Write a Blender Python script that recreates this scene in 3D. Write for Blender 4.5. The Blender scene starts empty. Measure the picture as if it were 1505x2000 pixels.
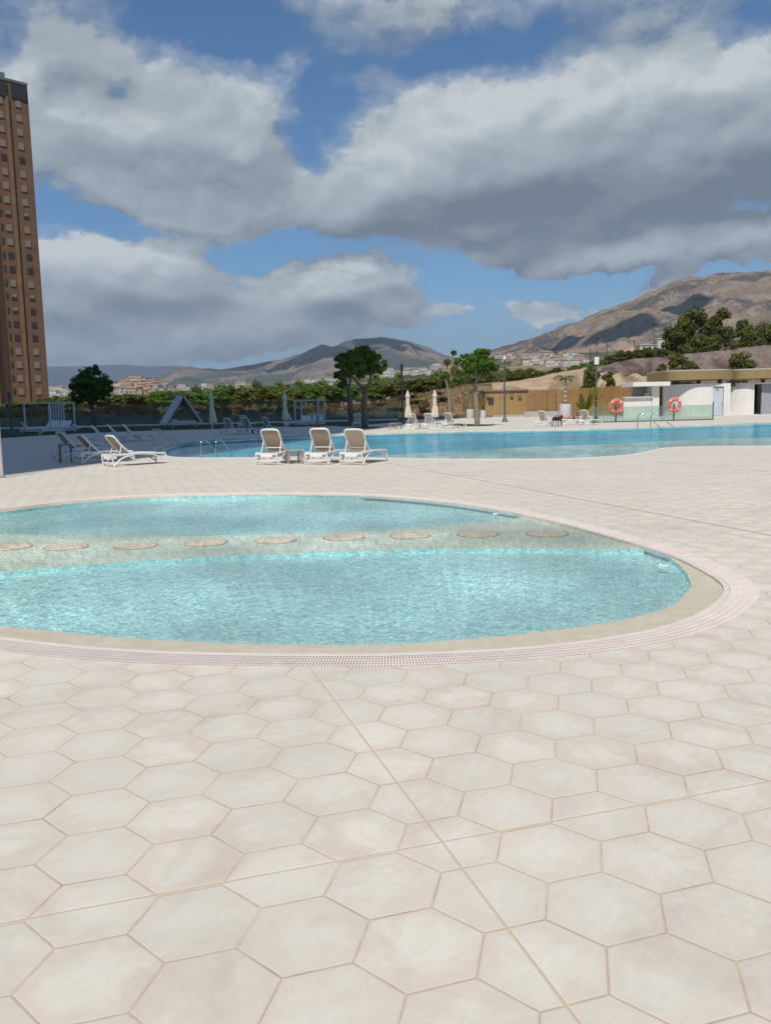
import bpy, bmesh, math, random
from mathutils import Vector, Matrix
from mathutils.geometry import delaunay_2d_cdt
random.seed(7)
R = math.radians
S = bpy.context.scene
COL = S.collection

# ------------------------------------------------------------------ camera
EYE = 1.7
FOC, PITCH, ROLL = 1660.0, 0.12514, -0.02236
ct, st, cr, sr = math.cos(PITCH), math.sin(PITCH), math.cos(ROLL), math.sin(ROLL)
fw = Vector((0, ct, -st)); R0 = Vector((1, 0, 0)); D0 = Vector((0, -st, -ct))
rgt = cr * R0 - sr * D0; dwn = sr * R0 + cr * D0
cd = bpy.data.cameras.new("camera")
cd.sensor_fit = 'VERTICAL'; cd.sensor_height = 24; cd.lens = 24 * FOC / 2000
cd.clip_start = 0.05; cd.clip_end = 40000
cam = bpy.data.objects.new("camera", cd); COL.objects.link(cam)
m = Matrix((rgt, -dwn, -fw)).transposed().to_4x4(); m.translation = (0, 0, EYE)
cam.matrix_world = m
S.camera = cam

def ray(px, py):
    return fw * FOC + rgt * (px - 752.5) + dwn * (py - 1000.0)
def G(px, py, z=0.0):                       # point of a level plane seen at a photo position
    d = ray(px, py); t = (z - EYE) / d.z
    return Vector((d.x * t, d.y * t, z))
def H(px, py, Y):                           # point at distance Y
    d = ray(px, py); t = Y / d.y
    return Vector((d.x * t, Y, EYE + d.z * t))
def azel(px, py):
    d = ray(px, py).normalized()
    return math.atan2(d.x, d.y), math.asin(d.z)

# ------------------------------------------------------------------ node helper
class NG:
    def __init__(s, tree): s.t = tree; s.n = tree.nodes; s.l = tree.links
    def new(s, typ, **kw):
        o = s.n.new(typ)
        for k, v in kw.items(): setattr(o, k, v)
        return o
    def put(s, sock, v):
        if v is None: return
        if isinstance(v, bpy.types.NodeSocket): s.l.new(v, sock)
        else:
            if isinstance(v, (tuple, list)) and len(v) == 3 and sock.type == 'RGBA': v = (*v, 1)
            sock.default_value = v
    def m(s, op, a, b=None, c=None, clamp=False):
        o = s.new('ShaderNodeMath', operation=op, use_clamp=clamp)
        s.put(o.inputs[0], a); s.put(o.inputs[1], b); s.put(o.inputs[2], c)
        return o.outputs[0]
    def v(s, op, a, b=None, out=0):
        o = s.new('ShaderNodeVectorMath', operation=op)
        s.put(o.inputs[0], a)
        if op == 'SCALE': s.put(o.inputs['Scale'], b)
        else: s.put(o.inputs[1], b)
        return o.outputs[1] if op in ('LENGTH', 'DOT_PRODUCT', 'DISTANCE') else o.outputs[0]
    def xyz(s, x, y, z=0.0):
        o = s.new('ShaderNodeCombineXYZ')
        for i, q in enumerate((x, y, z)): s.put(o.inputs[i], q)
        return o.outputs[0]
    def sep(s, v):
        o = s.new('ShaderNodeSeparateXYZ'); s.put(o.inputs[0], v); return o.outputs
    def mix(s, f, a, b, typ='MIX'):
        o = s.new('ShaderNodeMix', data_type='RGBA', blend_type=typ)
        s.put(o.inputs[0], f); s.put(o.inputs[6], a); s.put(o.inputs[7], b)
        return o.outputs[2]
    def mr(s, x, a, b, c=0.0, d=1.0, smooth=False):
        o = s.new('ShaderNodeMapRange', interpolation_type='SMOOTHSTEP' if smooth else 'LINEAR')
        for i, q in enumerate((x, a, b, c, d)): s.put(o.inputs[i], q)
        return o.outputs[0]
    def noise(s, vec, scale, detail=4, rough=0.55, dist=0.0, color=False):
        o = s.new('ShaderNodeTexNoise'); s.put(o.inputs['Vector'], vec)
        s.put(o.inputs['Scale'], scale); s.put(o.inputs['Detail'], detail)
        s.put(o.inputs['Roughness'], rough); s.put(o.inputs['Distortion'], dist)
        return o.outputs['Color' if color else 'Fac']
    def ramp(s, f, stops):
        o = s.new('ShaderNodeValToRGB'); s.put(o.inputs[0], f)
        e = o.color_ramp.elements
        while len(e) < len(stops): e.new(0.5)
        for q, (p, c) in zip(e, stops): q.position = p; q.color = (*c, 1)
        return o.outputs[0]

# ------------------------------------------------------------------ sun and sky
SUN_AZ, SUN_EL = R(194.5), R(54)             # behind the camera, a little to its left
sd = Vector((math.sin(SUN_AZ) * math.cos(SUN_EL), math.cos(SUN_AZ) * math.cos(SUN_EL), math.sin(SUN_EL)))
L = bpy.data.lights.new("sun", 'SUN'); L.energy = 3.95; L.angle = R(0.53); L.color = (1.0, 0.945, 0.865)
sun = bpy.data.objects.new("sun", L); COL.objects.link(sun)
sun.rotation_euler = sd.to_track_quat('Z', 'Y').to_euler(); sun.location = (-20, -20, 60)

W = bpy.data.worlds.new("World"); S.world = W; W.use_nodes = True
W.node_tree.nodes.clear()

CLOUDS = [  # photo x, y, half width, half height, tilt (deg), weight
    (230, 170, 320, 120, 10, .62), (420, 300, 210, 140, 22, .72), (230, 310, 330, 125, 12, .72), (100, 50, 190, 90, 5, .55), (40, 200, 200, 120, 0, .45), (330, 395, 190, 70, 16, .6), (530, 250, 90, 110, 0, .45),
    (620, 425, 290, 85, 0, .72),
    (1060, 235, 340, 150, -8, .75), (1330, 180, 340, 140, -12, .8), (820, 310, 230, 135, -18, .7), (1200, 335, 480, 120, -4, .85), (930, 405, 400, 90, -5, .72), (1460, 290, 200, 170, 0, .7),
    (760, 25, 180, 75, 0, .62), (1010, 0, 260, 50, 0, .5), (1270, 20, 200, 65, 0, .45), (622, 12, 65, 45, 20, .4),
    (540, 135, 95, 45, -10, .42), (672, 200, 50, 60, 20, .42), (755, 165, 90, 40, -20, .40),
    (1020, 503, 240, 52, 0, .75), (1380, 480, 270, 70, 0, .8), (1180, 485, 170, 45, 0, .45),
    (305, 505, 150, 85, 4, 1.0), (135, 525, 130, 78, 0, .95), (400, 535, 95, 70, 10, .6), (230, 575, 260, 55, 3, .7),
    (705, 556, 145, 60, 0, 1.0), (560, 562, 140, 60, 4, .75), (470, 605, 140, 45, 0, .5),
    (250, 655, 420, 70, 0, .85), (600, 622, 320, 42, -4, .75), (520, 668, 340, 40, 0, .55), (850, 627, 110, 22, -3, .6),
    (1040, 597, 110, 42, 0, 1.05), (1278, 563, 80, 32, -15, .9), (1190, 614, 120, 20, 0, .35),
    (440, 75, 190, 80, 10, -.5), (690, 235, 105, 85, 20, -.6), (900, 105, 250, 42, -8, -.35), (240, 425, 260, 26, 3, -.75),
    (900, 555, 150, 80, 0, -.6), (1450, 415, 110, 24, -8, -.35), (1150, 560, 260, 34, 0, -.45), (75, 395, 70, 34, 0, -.55), (125, 118, 70, 32, 0, -.5), (245, 150, 55, 26, 0, -.45), (480, 120, 80, 36, 10, -.35), (465, 238, 34, 24, 0, -.35), (590, 300, 80, 50, 40, -.6), (420, 395, 70, 25, 0, -.35),
    (560, 490, 190, 30, 0, -.6), (1480, 20, 90, 40, 0, -.4), (15, 40, 40, 60, 0, -.3),
]
SHADES = [  # where a cloud is thick and its base dark (negative) or its side sunlit (positive)
    (1220, 395, 520, 85, -5, -.78), (880, 430, 330, 50, -8, -.6), (1490, 370, 180, 110, 0, -.4), (270, 592, 280, 38, 3, -.75), (700, 598, 170, 28, 0, -.7), (1040, 25, 560, 70, 0, -.35),
    (420, 345, 260, 45, 12, -.32), (270, 680, 560, 70, 0, -.34), (1100, 525, 520, 40, 0, -.32), (450, 570, 160, 40, 8, -.3), (130, 60, 230, 80, 0, -.3), (230, 150, 260, 60, 8, -.12), (1040, 620, 120, 16, 0, -.3),
    (310, 462, 150, 46, 3, .52), (150, 478, 120, 40, 0, .35), (705, 522, 130, 28, 0, .55), (1370, 125, 330, 75, -12, .30), (860, 270, 200, 75, -20, .30), (1080, 165, 260, 60, -6, .2), (1040, 586, 90, 16, 0, .45), (250, 235, 260, 70, 12, .16), (110, 290, 120, 50, 10, .28), (1275, 550, 60, 14, -15, .4), (540, 240, 60, 60, 0, .2),
]
def blob_sum(g, p, spec):
    q = p                                    # (azimuth, elevation, running sum): one blob after the other
    for (x, y, a, b, rot, w) in spec:
        u, v = azel(x, y)
        mp = g.new('ShaderNodeMapping', vector_type='TEXTURE')
        g.put(mp.inputs[0], q)
        mp.inputs['Location'].default_value = (u, v, 0)
        mp.inputs['Rotation'].default_value = (0, 0, -R(rot))
        mp.inputs['Scale'].default_value = (a / FOC, b / FOC, 1e6)
        f = g.mr(g.v('LENGTH', mp.outputs[0]), 1.15, 0.15, 0.0, w, smooth=True)
        q = g.v('ADD', q, g.xyz(0.0, 0.0, f))
    return g.sep(q)[2]
grp = bpy.data.node_groups.new("cloud_noise", 'ShaderNodeTree')
grp.interface.new_socket("Dir", in_out='INPUT', socket_type='NodeSocketVector')
grp.interface.new_socket("Coarse", in_out='OUTPUT', socket_type='NodeSocketFloat')
grp.interface.new_socket("Fine", in_out='OUTPUT', socket_type='NodeSocketFloat')
g = NG(grp)
gi = g.new('NodeGroupInput'); go = g.new('NodeGroupOutput')
st_ = g.v('MULTIPLY', gi.outputs[0], (1.0, 1.0, 1.7))
g.l.new(g.m('SUBTRACT', g.noise(st_, 3.2, 4, 0.5, 0.3), 0.5), go.inputs[0])
bil = g.m('ABSOLUTE', g.m('SUBTRACT', g.m('MULTIPLY', g.noise(st_, 7.0, 8, 0.56, 0.25), 2.0), 1.0))   # billows: rounded tops, sharp creases
bil2 = g.m('ABSOLUTE', g.m('SUBTRACT', g.m('MULTIPLY', g.noise(st_, 19.0, 7, 0.6, 0.2), 2.0), 1.0))
g.l.new(g.m('ADD', g.m('MULTIPLY', g.m('SUBTRACT', bil, 0.22), 0.95), g.m('MULTIPLY', g.m('SUBTRACT', bil2, 0.22), 0.60)), go.inputs[1])

g = NG(W.node_tree)
tc = g.new('ShaderNodeTexCoord'); d = g.v('NORMALIZE', tc.outputs['Generated'])
wv = g.v('SUBTRACT', g.noise(d, 4.0, 6, 0.62, color=True), (0.5, 0.5, 0.5))
dw = g.v('NORMALIZE', g.v('ADD', d, g.v('SCALE', wv, 0.125)))
def cn(v):
    o = g.new('ShaderNodeGroup'); o.node_tree = grp; g.put(o.inputs[0], v); return o.outputs
dx, dy, dz = g.sep(dw)
caz, cel = g.m('ARCTAN2', dx, dy), g.m('ARCSINE', dz)
bl = blob_sum(g, g.xyz(caz, cel, 0.0), CLOUDS)
blu = blob_sum(g, g.xyz(g.m('SUBTRACT', caz, 0.012), g.m('ADD', cel, 0.034), 0.0), CLOUDS)
top_lit = g.mr(g.m('SUBTRACT', g.m('MINIMUM', bl, 1.25), g.m('MINIMUM', blu, 1.25)), -0.5, 0.5, -0.27, 0.27)
c0, h0 = cn(d)
c1, h1 = cn(g.v('ADD', d, (-0.008, 0.0, 0.014)))
f0 = g.m('ADD', g.m('ADD', g.m('MULTIPLY', c0, 1.0), g.m('MULTIPLY', h0, -0.95)), g.m('SUBTRACT', g.m('MINIMUM', bl, 0.95), 0.42))
eld = g.sep(d)[2]
dens = g.mr(f0, g.mr(eld, 0.14, 0.36, 0.0, -0.16), g.mr(eld, 0.14, 0.36, 0.18, 0.56), 0.0, 1.0, smooth=True)
veil = g.m('MULTIPLY', g.mr(f0, -0.42, 0.10, 0.0, 0.46, smooth=True), g.mr(eld, 0.08, 0.34, 0.25, 1.0))
dens = g.m('MAXIMUM', dens, veil)
rel = g.m('ADD', g.m('MULTIPLY', g.m('MULTIPLY', g.m('SUBTRACT', h1, h0), 1.15), g.mr(f0, 0.08, 0.60, 1.0, 0.30)), g.m('MULTIPLY', g.m('SUBTRACT', c0, c1), 1.5))
sx, sy, sz = g.sep(d)
aze = g.xyz(g.m('ARCTAN2', sx, sy), g.m('ARCSINE', sz), 0.0)
sh = blob_sum(g, g.v('MULTIPLY', g.v('ADD', aze, g.v('SCALE', wv, 0.10)), (1.0, 1.0, 0.0)), SHADES)
lit = g.m('ADD', g.m('ADD', rel, g.m('MULTIPLY', sh, 0.55)), g.m('ADD', 0.55, top_lit))
ccol = g.ramp(lit, [(0.0, (1.4, 1.72, 2.15)), (0.28, (2.15, 2.52, 2.92)), (0.55, (3.05, 3.52, 3.92)), (0.80, (4.05, 4.52, 4.82)), (1.0, (5.7, 6.05, 6.15))])
sky = g.new('ShaderNodeTexSky', sky_type='NISHITA'); sky.sun_disc = False
sky.sun_elevation = SUN_EL; sky.sun_rotation = SUN_AZ
sky.air_density = 1.0; sky.dust_density = 0.6; sky.ozone_density = 2.5
skyc = g.mix(1.0, sky.outputs[0], (0.45, 0.69, 0.88), 'MULTIPLY')
lowh = g.mr(sz, 0.0, 0.16, 1.0, 0.0, smooth=True)
skyc = g.mix(g.m('MULTIPLY', lowh, 0.75), skyc, (1.6, 2.6, 4.1))
colr = g.mix(g.m('MULTIPLY', dens, 0.95), skyc, ccol)
colr = g.mix(g.mr(sz, 0.0, 0.06, 0.55, 0.0, smooth=True), colr, (1.75, 2.3, 3.05))
bg = g.new('ShaderNodeBackground'); g.put(bg.inputs[0], colr); bg.inputs[1].default_value = 0.108
wo = g.new('ShaderNodeOutputWorld'); g.l.new(bg.outputs[0], wo.inputs[0])
W.cycles.sampling_method = 'MANUAL'; W.cycles.sample_map_resolution = 512

S.view_settings.view_transform = 'Standard'; S.view_settings.look = 'None'
S.view_settings.exposure = 0.0; S.view_settings.gamma = 1.0
S.cycles.max_bounces = 8; S.cycles.transparent_max_bounces = 24
S.cycles.diffuse_bounces = 3; S.cycles.glossy_bounces = 3; S.cycles.transmission_bounces = 6; S.cycles.volume_bounces = 0
S.cycles.caustics_reflective = False; S.cycles.caustics_refractive = False

# ------------------------------------------------------------------ mesh helper
class MB:
    def __init__(s): s.v = []; s.f = []
    def add(s, vs, fs):
        o = len(s.v); s.v += [Vector(p) for p in vs]; s.f += [tuple(i + o for i in f) for f in fs]; return s
    def box(s, c, size, M=None):
        x, y, z = (q / 2 for q in size); c = Vector(c)
        vs = [Vector((a * x, b * y, e * z)) for a in (-1, 1) for b in (-1, 1) for e in (-1, 1)]
        if M is not None: vs = [M @ p for p in vs]
        return s.add([p + c for p in vs], [(0, 1, 3, 2), (4, 6, 7, 5), (0, 4, 5, 1), (2, 3, 7, 6), (0, 2, 6, 4), (1, 5, 7, 3)])
    def span(s, a, b): 
        a = Vector(a); b = Vector(b); return s.box((a + b) / 2, [abs(q) for q in (b - a)])
    def bar(s, a, b, w, h):                 # square bar between two points
        a = Vector(a); b = Vector(b); d = b - a; l = d.length
        q = d.to_track_quat('Z', 'Y').to_matrix()
        return s.box((a + b) / 2, (w, h, l), q)
    def tube(s, pts, r, n=8, cap=True, sq=1.0):
        pts = [Vector(p) for p in pts]; N = len(pts); vs = []; fs = []
        rr = r if isinstance(r, (list, tuple)) else [r] * N
        up = None
        for i, p in enumerate(pts):
            t = (pts[min(i + 1, N - 1)] - pts[max(i - 1, 0)]).normalized()
            if up is None: up = t.orthogonal().normalized()
            up = (up - t * up.dot(t)).normalized(); b = t.cross(up)
            for k in range(n):
                a = 2 * math.pi * k / n
                vs.append(p + (up * math.cos(a) + b * math.sin(a) * sq) * rr[i])
        for i in range(N - 1):
            for k in range(n):
                k2 = (k + 1) % n
                fs.append((i * n + k, i * n + k2, (i + 1) * n + k2, (i + 1) * n + k))
        if cap: fs += [tuple(reversed(range(n))), tuple((N - 1) * n + k for k in range(n))]
        return s.add(vs, fs)
    def lathe(s, prof, n=24, c=(0, 0, 0), star=None, cap=True):
        c = Vector(c); vs = []; fs = []; N = len(prof)
        for i, (r, z) in enumerate(prof):
            for k in range(n):
                a = 2 * math.pi * k / n; q = r * (star(i, a) if star else 1)
                vs.append(c + Vector((q * math.cos(a), q * math.sin(a), z)))
        for i in range(N - 1):
            for k in range(n):
                k2 = (k + 1) % n
                fs.append((i * n + k, i * n + k2, (i + 1) * n + k2, (i + 1) * n + k))
        if cap: fs += [tuple(reversed(range(n))), tuple((N - 1) * n + k for k in range(n))]
        return s.add(vs, fs)
    def prism(s, poly, z0, z1):             # convex-ish outline, vertical sides
        n = len(poly)
        vs = [(p[0], p[1], z0) for p in poly] + [(p[0], p[1], z1) for p in poly]
        fs = [tuple(reversed(range(n))), tuple(range(n, 2 * n))] + [(i, (i + 1) % n, n + (i + 1) % n, n + i) for i in range(n)]
        return s.add(vs, fs)
    def quad(s, a, b, c, d): return s.add([a, b, c, d], [(0, 1, 2, 3)])
    def move(s, M):
        s.v = [M @ p for p in s.v]; return s
    def build(s, name, mt, parent=None, smooth=False, bevel=0, loc=None):
        me = bpy.data.meshes.new(name); me.from_pydata([tuple(p) for p in s.v], [], s.f); me.validate(); me.update()
        if mt: me.materials.append(mt)
        if smooth:
            for p in me.polygons: p.use_smooth = True
            me.set_sharp_from_angle(angle=R(40))
        o = bpy.data.objects.new(name, me); COL.objects.link(o)
        if parent: o.parent = parent
        if loc is not None: o.location = loc
        if bevel:
            b = o.modifiers.new("bevel", 'BEVEL'); b.width = bevel; b.segments = 2; b.limit_method = 'ANGLE'
        return o

def tag(o, label=None, cat=None, group=None, kind=None):
    if label: o['label'] = label
    if cat: o['category'] = cat
    if group: o['group'] = group
    if kind: o['kind'] = kind
    return o
def empty(name, loc, rz=0.0):
    o = bpy.data.objects.new(name, None); COL.objects.link(o)
    o.location = loc; o.rotation_euler = (0, 0, rz); o.empty_display_size = 0.2
    return o
def copy_tree(o, parent=None):
    c = o.copy(); COL.objects.link(c)
    if parent: c.parent = parent; c.matrix_parent_inverse = o.matrix_parent_inverse.copy()
    for ch in [q for q in COL.objects if q.parent == o]: copy_tree(ch, c)
    return c
def struct(o): o['kind'] = 'structure'; return o

def spline(pts, n=8, closed=True):
    pts = [Vector(p) for p in pts]; N = len(pts); out = []
    rng = range(N) if closed else range(N - 1)
    for i in rng:
        if closed: a, b, c, d = (pts[(i + k) % N] for k in (-1, 0, 1, 2))
        else: a, b, c, d = (pts[min(max(i + k, 0), N - 1)] for k in (-1, 0, 1, 2))
        for k in range(n):
            t = k / n
            out.append(0.5 * ((2 * b) + (c - a) * t + (2 * a - 5 * b + 4 * c - d) * t * t + (3 * b - a - 3 * c + d) * t ** 3))
    if not closed: out.append(pts[-1])
    return out
def resample(P, step):
    P = P + [P[0]]; out = []; acc = 0.0
    tot = sum((P[i + 1] - P[i]).length for i in range(len(P) - 1)); n = max(8, int(tot / step)); step = tot / n
    nxt = 0.0; run = 0.0
    for i in range(len(P) - 1):
        l = (P[i + 1] - P[i]).length
        while nxt <= run + l and len(out) < n:
            out.append(P[i].lerp(P[i + 1], (nxt - run) / max(l, 1e-9))); nxt += step
        run += l
    return out
def area(P): return sum(P[i - 1].x * P[i].y - P[i].x * P[i - 1].y for i in range(len(P))) / 2
def ccw(P): return P if area(P) > 0 else P[::-1]
def offset(P, d):                            # inward for positive d (counter-clockwise outline); d may be a list
    n = len(P); out = []
    for i in range(n):
        t = (P[(i + 1) % n] - P[i - 1]); t.z = 0; t.normalize()
        q = d[i] if isinstance(d, list) else d
        out.append(P[i] + Vector((-t.y, t.x, 0)) * q)
    return out
def inside(x, y, P):
    r = False; j = len(P) - 1
    for i in range(len(P)):
        a, b = P[i], P[j]
        if (a.y > y) != (b.y > y) and x < (b.x - a.x) * (y - a.y) / (b.y - a.y) + a.x: r = not r
        j = i
    return r
def tri_regions(loops, lines, classify):
    """triangulate loops (outlines) and lines; classify(x, y) -> key or None; returns {key: (verts, faces)}"""
    vs, es = [], []
    for P in loops:
        o = len(vs); vs += [Vector((p.x, p.y)) for p in P]; es += [(o + i, o + (i + 1) % len(P)) for i in range(len(P))]
    for P in lines:
        o = len(vs); vs += [Vector((p.x, p.y)) for p in P]; es += [(o + i, o + i + 1) for i in range(len(P) - 1)]
    V, E, F, *_ = delaunay_2d_cdt(vs, es, [], 0, 1e-5)
    out = {}
    for f in F:
        c = sum((V[i] for i in f), Vector((0, 0))) / len(f)
        k = classify(c.x, c.y)
        if k is None: continue
        out.setdefault(k, []).append(f)
    return V, out

# ------------------------------------------------------------------ materials
def mat(name, col, rough=0.6, var=0.12, scale=6.0, bump=0.0, bscale=None, metal=0.0, col2=None, spec=0.5, coord='Object', trans=0.0, stretch=None, detail=5, coat=0.0):
    mt = bpy.data.materials.new(name); mt.use_nodes = True
    g = NG(mt.node_tree); b = g.n['Principled BSDF']
    tc = g.new('ShaderNodeTexCoord'); p = tc.outputs[coord]
    if stretch: p = g.v('MULTIPLY', p, stretch)
    nz = g.noise(p, scale, detail, 0.6)
    c2 = col2 or tuple(max(0, q * (1 - 2.2 * var)) for q in col); c1 = col if col2 else tuple(min(1, q * (1 + 0.8 * var)) for q in col)
    g.put(b.inputs['Base Color'], g.mix(g.mr(nz, 0.3, 0.7), c1, c2))
    g.put(b.inputs['Roughness'], g.mr(nz, 0.2, 0.8, max(0.02, rough - 0.08), min(1, rough + 0.08)))
    b.inputs['Metallic'].default_value = metal; b.inputs['Specular IOR Level'].default_value = spec
    b.inputs['Coat Weight'].default_value = coat
    if bump:
        bp = g.new('ShaderNodeBump'); bp.inputs['Strength'].default_value = bump; bp.inputs['Distance'].default_value = 0.02
        g.put(bp.inputs['Height'], g.noise(p, bscale or scale * 4, 5, 0.6)); g.l.new(bp.outputs[0], b.inputs['Normal'])
    return mt

# ------------------------------------------------------------------ paving: hexagonal stone tiles, straight movement joints
HA, HROT, HOX, HOY = 0.2201386, 0.8261963, 0.0789285, 2.4908149
def deck_material():
    mt = bpy.data.materials.new("hexagon_paving"); mt.use_nodes = True
    g = NG(mt.node_tree); b = g.n['Principled BSDF']
    P = g.new('ShaderNodeTexCoord').outputs['Object']
    x, y, z = g.sep(P)
    c, s = math.cos(HROT), math.sin(HROT)
    x0 = g.m('SUBTRACT', x, HOX); y0 = g.m('SUBTRACT', y, HOY)
    u = g.m('ADD', g.m('MULTIPLY', x0, c), g.m('MULTIPLY', y0, s))
    v = g.m('SUBTRACT', g.m('MULTIPLY', y0, c), g.m('MULTIPLY', x0, s))
    Wd = math.sqrt(3) * HA; Hd = 3 * HA
    fm = lambda q, k: g.m('FLOORED_MODULO', q, k)
    au = g.m('SUBTRACT', fm(g.m('ADD', u, Wd / 2), Wd), Wd / 2); av = g.m('SUBTRACT', fm(g.m('ADD', v, Hd / 2), Hd), Hd / 2)
    bu = g.m('SUBTRACT', fm(u, Wd), Wd / 2); bv = g.m('SUBTRACT', fm(v, Hd), Hd / 2)
    sel = g.m('LESS_THAN', g.m('ADD', g.m('MULTIPLY', au, au), g.m('MULTIPLY', av, av)), g.m('ADD', g.m('MULTIPLY', bu, bu), g.m('MULTIPLY', bv, bv)))
    pick = lambda a, b_: g.m('ADD', b_, g.m('MULTIPLY', sel, g.m('SUBTRACT', a, b_)))
    gu, gv = pick(au, bu), pick(av, bv)
    agu, agv = g.m('ABSOLUTE', gu), g.m('ABSOLUTE', gv)
    hd = g.m('MAXIMUM', agu, g.m('ADD', g.m('MULTIPLY', agu, 0.5), g.m('MULTIPLY', agv, math.sqrt(3) / 2)))
    edge = g.m('SUBTRACT', Wd / 2, hd)
    iu = g.m('ROUND', g.m('DIVIDE', g.m('SUBTRACT', u, gu), Wd / 2)); iv = g.m('ROUND', g.m('DIVIDE', g.m('SUBTRACT', v, gv), Hd / 2))
    wn = g.new('ShaderNodeTexWhiteNoise', noise_dimensions='2D'); g.put(wn.inputs['Vector'], g.xyz(iu, iv))
    rnd = wn.outputs['Value']; rnd3 = wn.outputs['Color']
    # each tile gets its own piece of the mottling
    loc = g.v('ADD', g.xyz(u, v), g.v('SCALE', rnd3, 30.0))
    n1 = g.noise(loc, 4.2, 4, 0.6, 0.4); n2 = g.noise(loc, 22, 5, 0.65); n3 = g.noise(loc, 110, 3, 0.6); n4 = g.noise(P, 0.45, 4, 0.6)
    pale = (0.692, 0.655, 0.560); rosy = (0.622, 0.535, 0.448); warm = (0.668, 0.590, 0.485)
    rim = g.mr(g.m('ADD', edge, g.m('MULTIPLY', g.m('SUBTRACT', n1, 0.5), 0.55)), 0.0, 0.14, 1.0, 0.0, smooth=True)
    col = g.mix(g.m('MULTIPLY', rim, g.mr(rnd, 0, 1, 0.35, 1.0)), pale, rosy)
    col = g.mix(g.mr(n2, 0.42, 0.72, 0.0, 0.55), col, warm)
    col = g.mix(g.mr(n1, 0.55, 0.8, 0.0, 0.55), col, rosy)
    col = g.mix(g.mr(n3, 0.62, 0.8, 0.0, 0.30), col, (0.48, 0.42, 0.36))
    tone = g.m('ADD', g.mr(rnd, 0, 1, 0.955, 1.035), g.m('MULTIPLY', g.m('SUBTRACT', n4, 0.5), 0.20))
    col = g.mix(1.0, col, g.xyz(tone, tone, tone), 'MULTIPLY')
    big = g.noise(g.v('MULTIPLY', P, (1.0, 1.0, 1.0)), 1.3, 6, 0.72, 1.0)
    col = g.mix(g.mr(big, 0.50, 0.72, 0.0, 0.60), col, (0.485, 0.415, 0.345))
    fib = g.noise(g.v('MULTIPLY', loc, (9.0, 38.0, 1.0)), 1.0, 4, 0.7, 0.6)
    col = g.mix(g.mr(fib, 0.50, 0.75, 0.0, 0.26), col, (0.50, 0.425, 0.355))
    spk = g.noise(P, 260, 2, 0.5)
    col = g.mix(g.mr(spk, 0.60, 0.75, 0.0, 0.28), col, (0.36, 0.31, 0.27))
    # small dark scuffs
    sc = g.noise(g.v('MULTIPLY', P, (9, 2.2, 1)), 1.0, 3, 0.5, 1.5)
    col = g.mix(g.mr(sc, 0.775, 0.82, 0.0, 0.45), col, (0.27, 0.22, 0.18))
    ed2 = g.m('ADD', edge, g.m('MULTIPLY', g.m('SUBTRACT', g.noise(P, 55, 2, 0.5), 0.5), 0.0030))
    gro = g.mr(ed2, 0.0018, 0.0042, 1.0, 0.0)
    gn = g.noise(P, 3.1, 5, 0.7)
    gcol = g.ramp(gn, [(0.31, (0.20, 0.13, 0.08)), (0.40, (0.46, 0.32, 0.20)), (0.52, (0.57, 0.43, 0.295)), (0.66, (0.64, 0.52, 0.395))])
    soft = g.mr(edge, 0.003, 0.012, 0.16, 0.0)
    col = g.mix(soft, col, (0.56, 0.44, 0.32))
    col = g.mix(g.m('MULTIPLY', gro, g.mr(g.noise(P, 1.7, 3, 0.6), 0.35, 0.6, 0.55, 0.95)), col, gcol)
    # movement joints every 6.49 m in both directions
    na = R(17.34); J = 6.49
    nn = g.m('ADD', g.m('MULTIPLY', x, math.cos(na)), g.m('MULTIPLY', y, math.sin(na)))
    dd = g.m('SUBTRACT', g.m('MULTIPLY', y, math.cos(na)), g.m('MULTIPLY', x, math.sin(na)))
    jl = lambda q, o: g.m('ABSOLUTE', g.m('SUBTRACT', fm(g.m('ADD', g.m('SUBTRACT', q, o), J / 2), J), J / 2))
    jA = jl(nn, 1.12); jB = jl(dd, 2.94)
    jj = g.m('MINIMUM', jA, g.m('ADD', jB, 0.0012))
    ji = g.mr(jj, 0.0036, 0.0056, 1.0, 0.0)
    far = g.mr(nn, 4.0, 4.4)                                 # the newer joints to the left are sandy, the old ones on the right dark with dirt
    jc = g.mix(far, g.mix(gn, (0.56, 0.40, 0.24), (0.64, 0.52, 0.36)), (0.115, 0.10, 0.085))
    jw = g.mr(jA, 0.009, 0.013, 1.0, 0.0)
    ji = g.m('MAXIMUM', ji, g.m('MULTIPLY', jw, far))
    col = g.mix(ji, col, jc)
    g.put(b.inputs['Base Color'], col)
    g.put(b.inputs['Roughness'], g.mr(n2, 0.2, 0.8, 0.62, 0.82)); b.inputs['Specular IOR Level'].default_value = 0.3
    hgt = g.m('SUBTRACT', g.m('ADD', g.m('MULTIPLY', n2, 0.16), g.m('MULTIPLY', n3, 0.07)), g.mr(g.m('MINIMUM', ed2, g.m('SUBTRACT', jj, 0.002)), 0.0, 0.008, 1.0, 0.0))
    bp = g.new('ShaderNodeBump'); bp.inputs['Strength'].default_value = 0.55; bp.inputs['Distance'].default_value = 0.004
    g.put(bp.inputs['Height'], hgt); g.l.new(bp.outputs[0], b.inputs['Normal'])
    return mt

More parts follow.
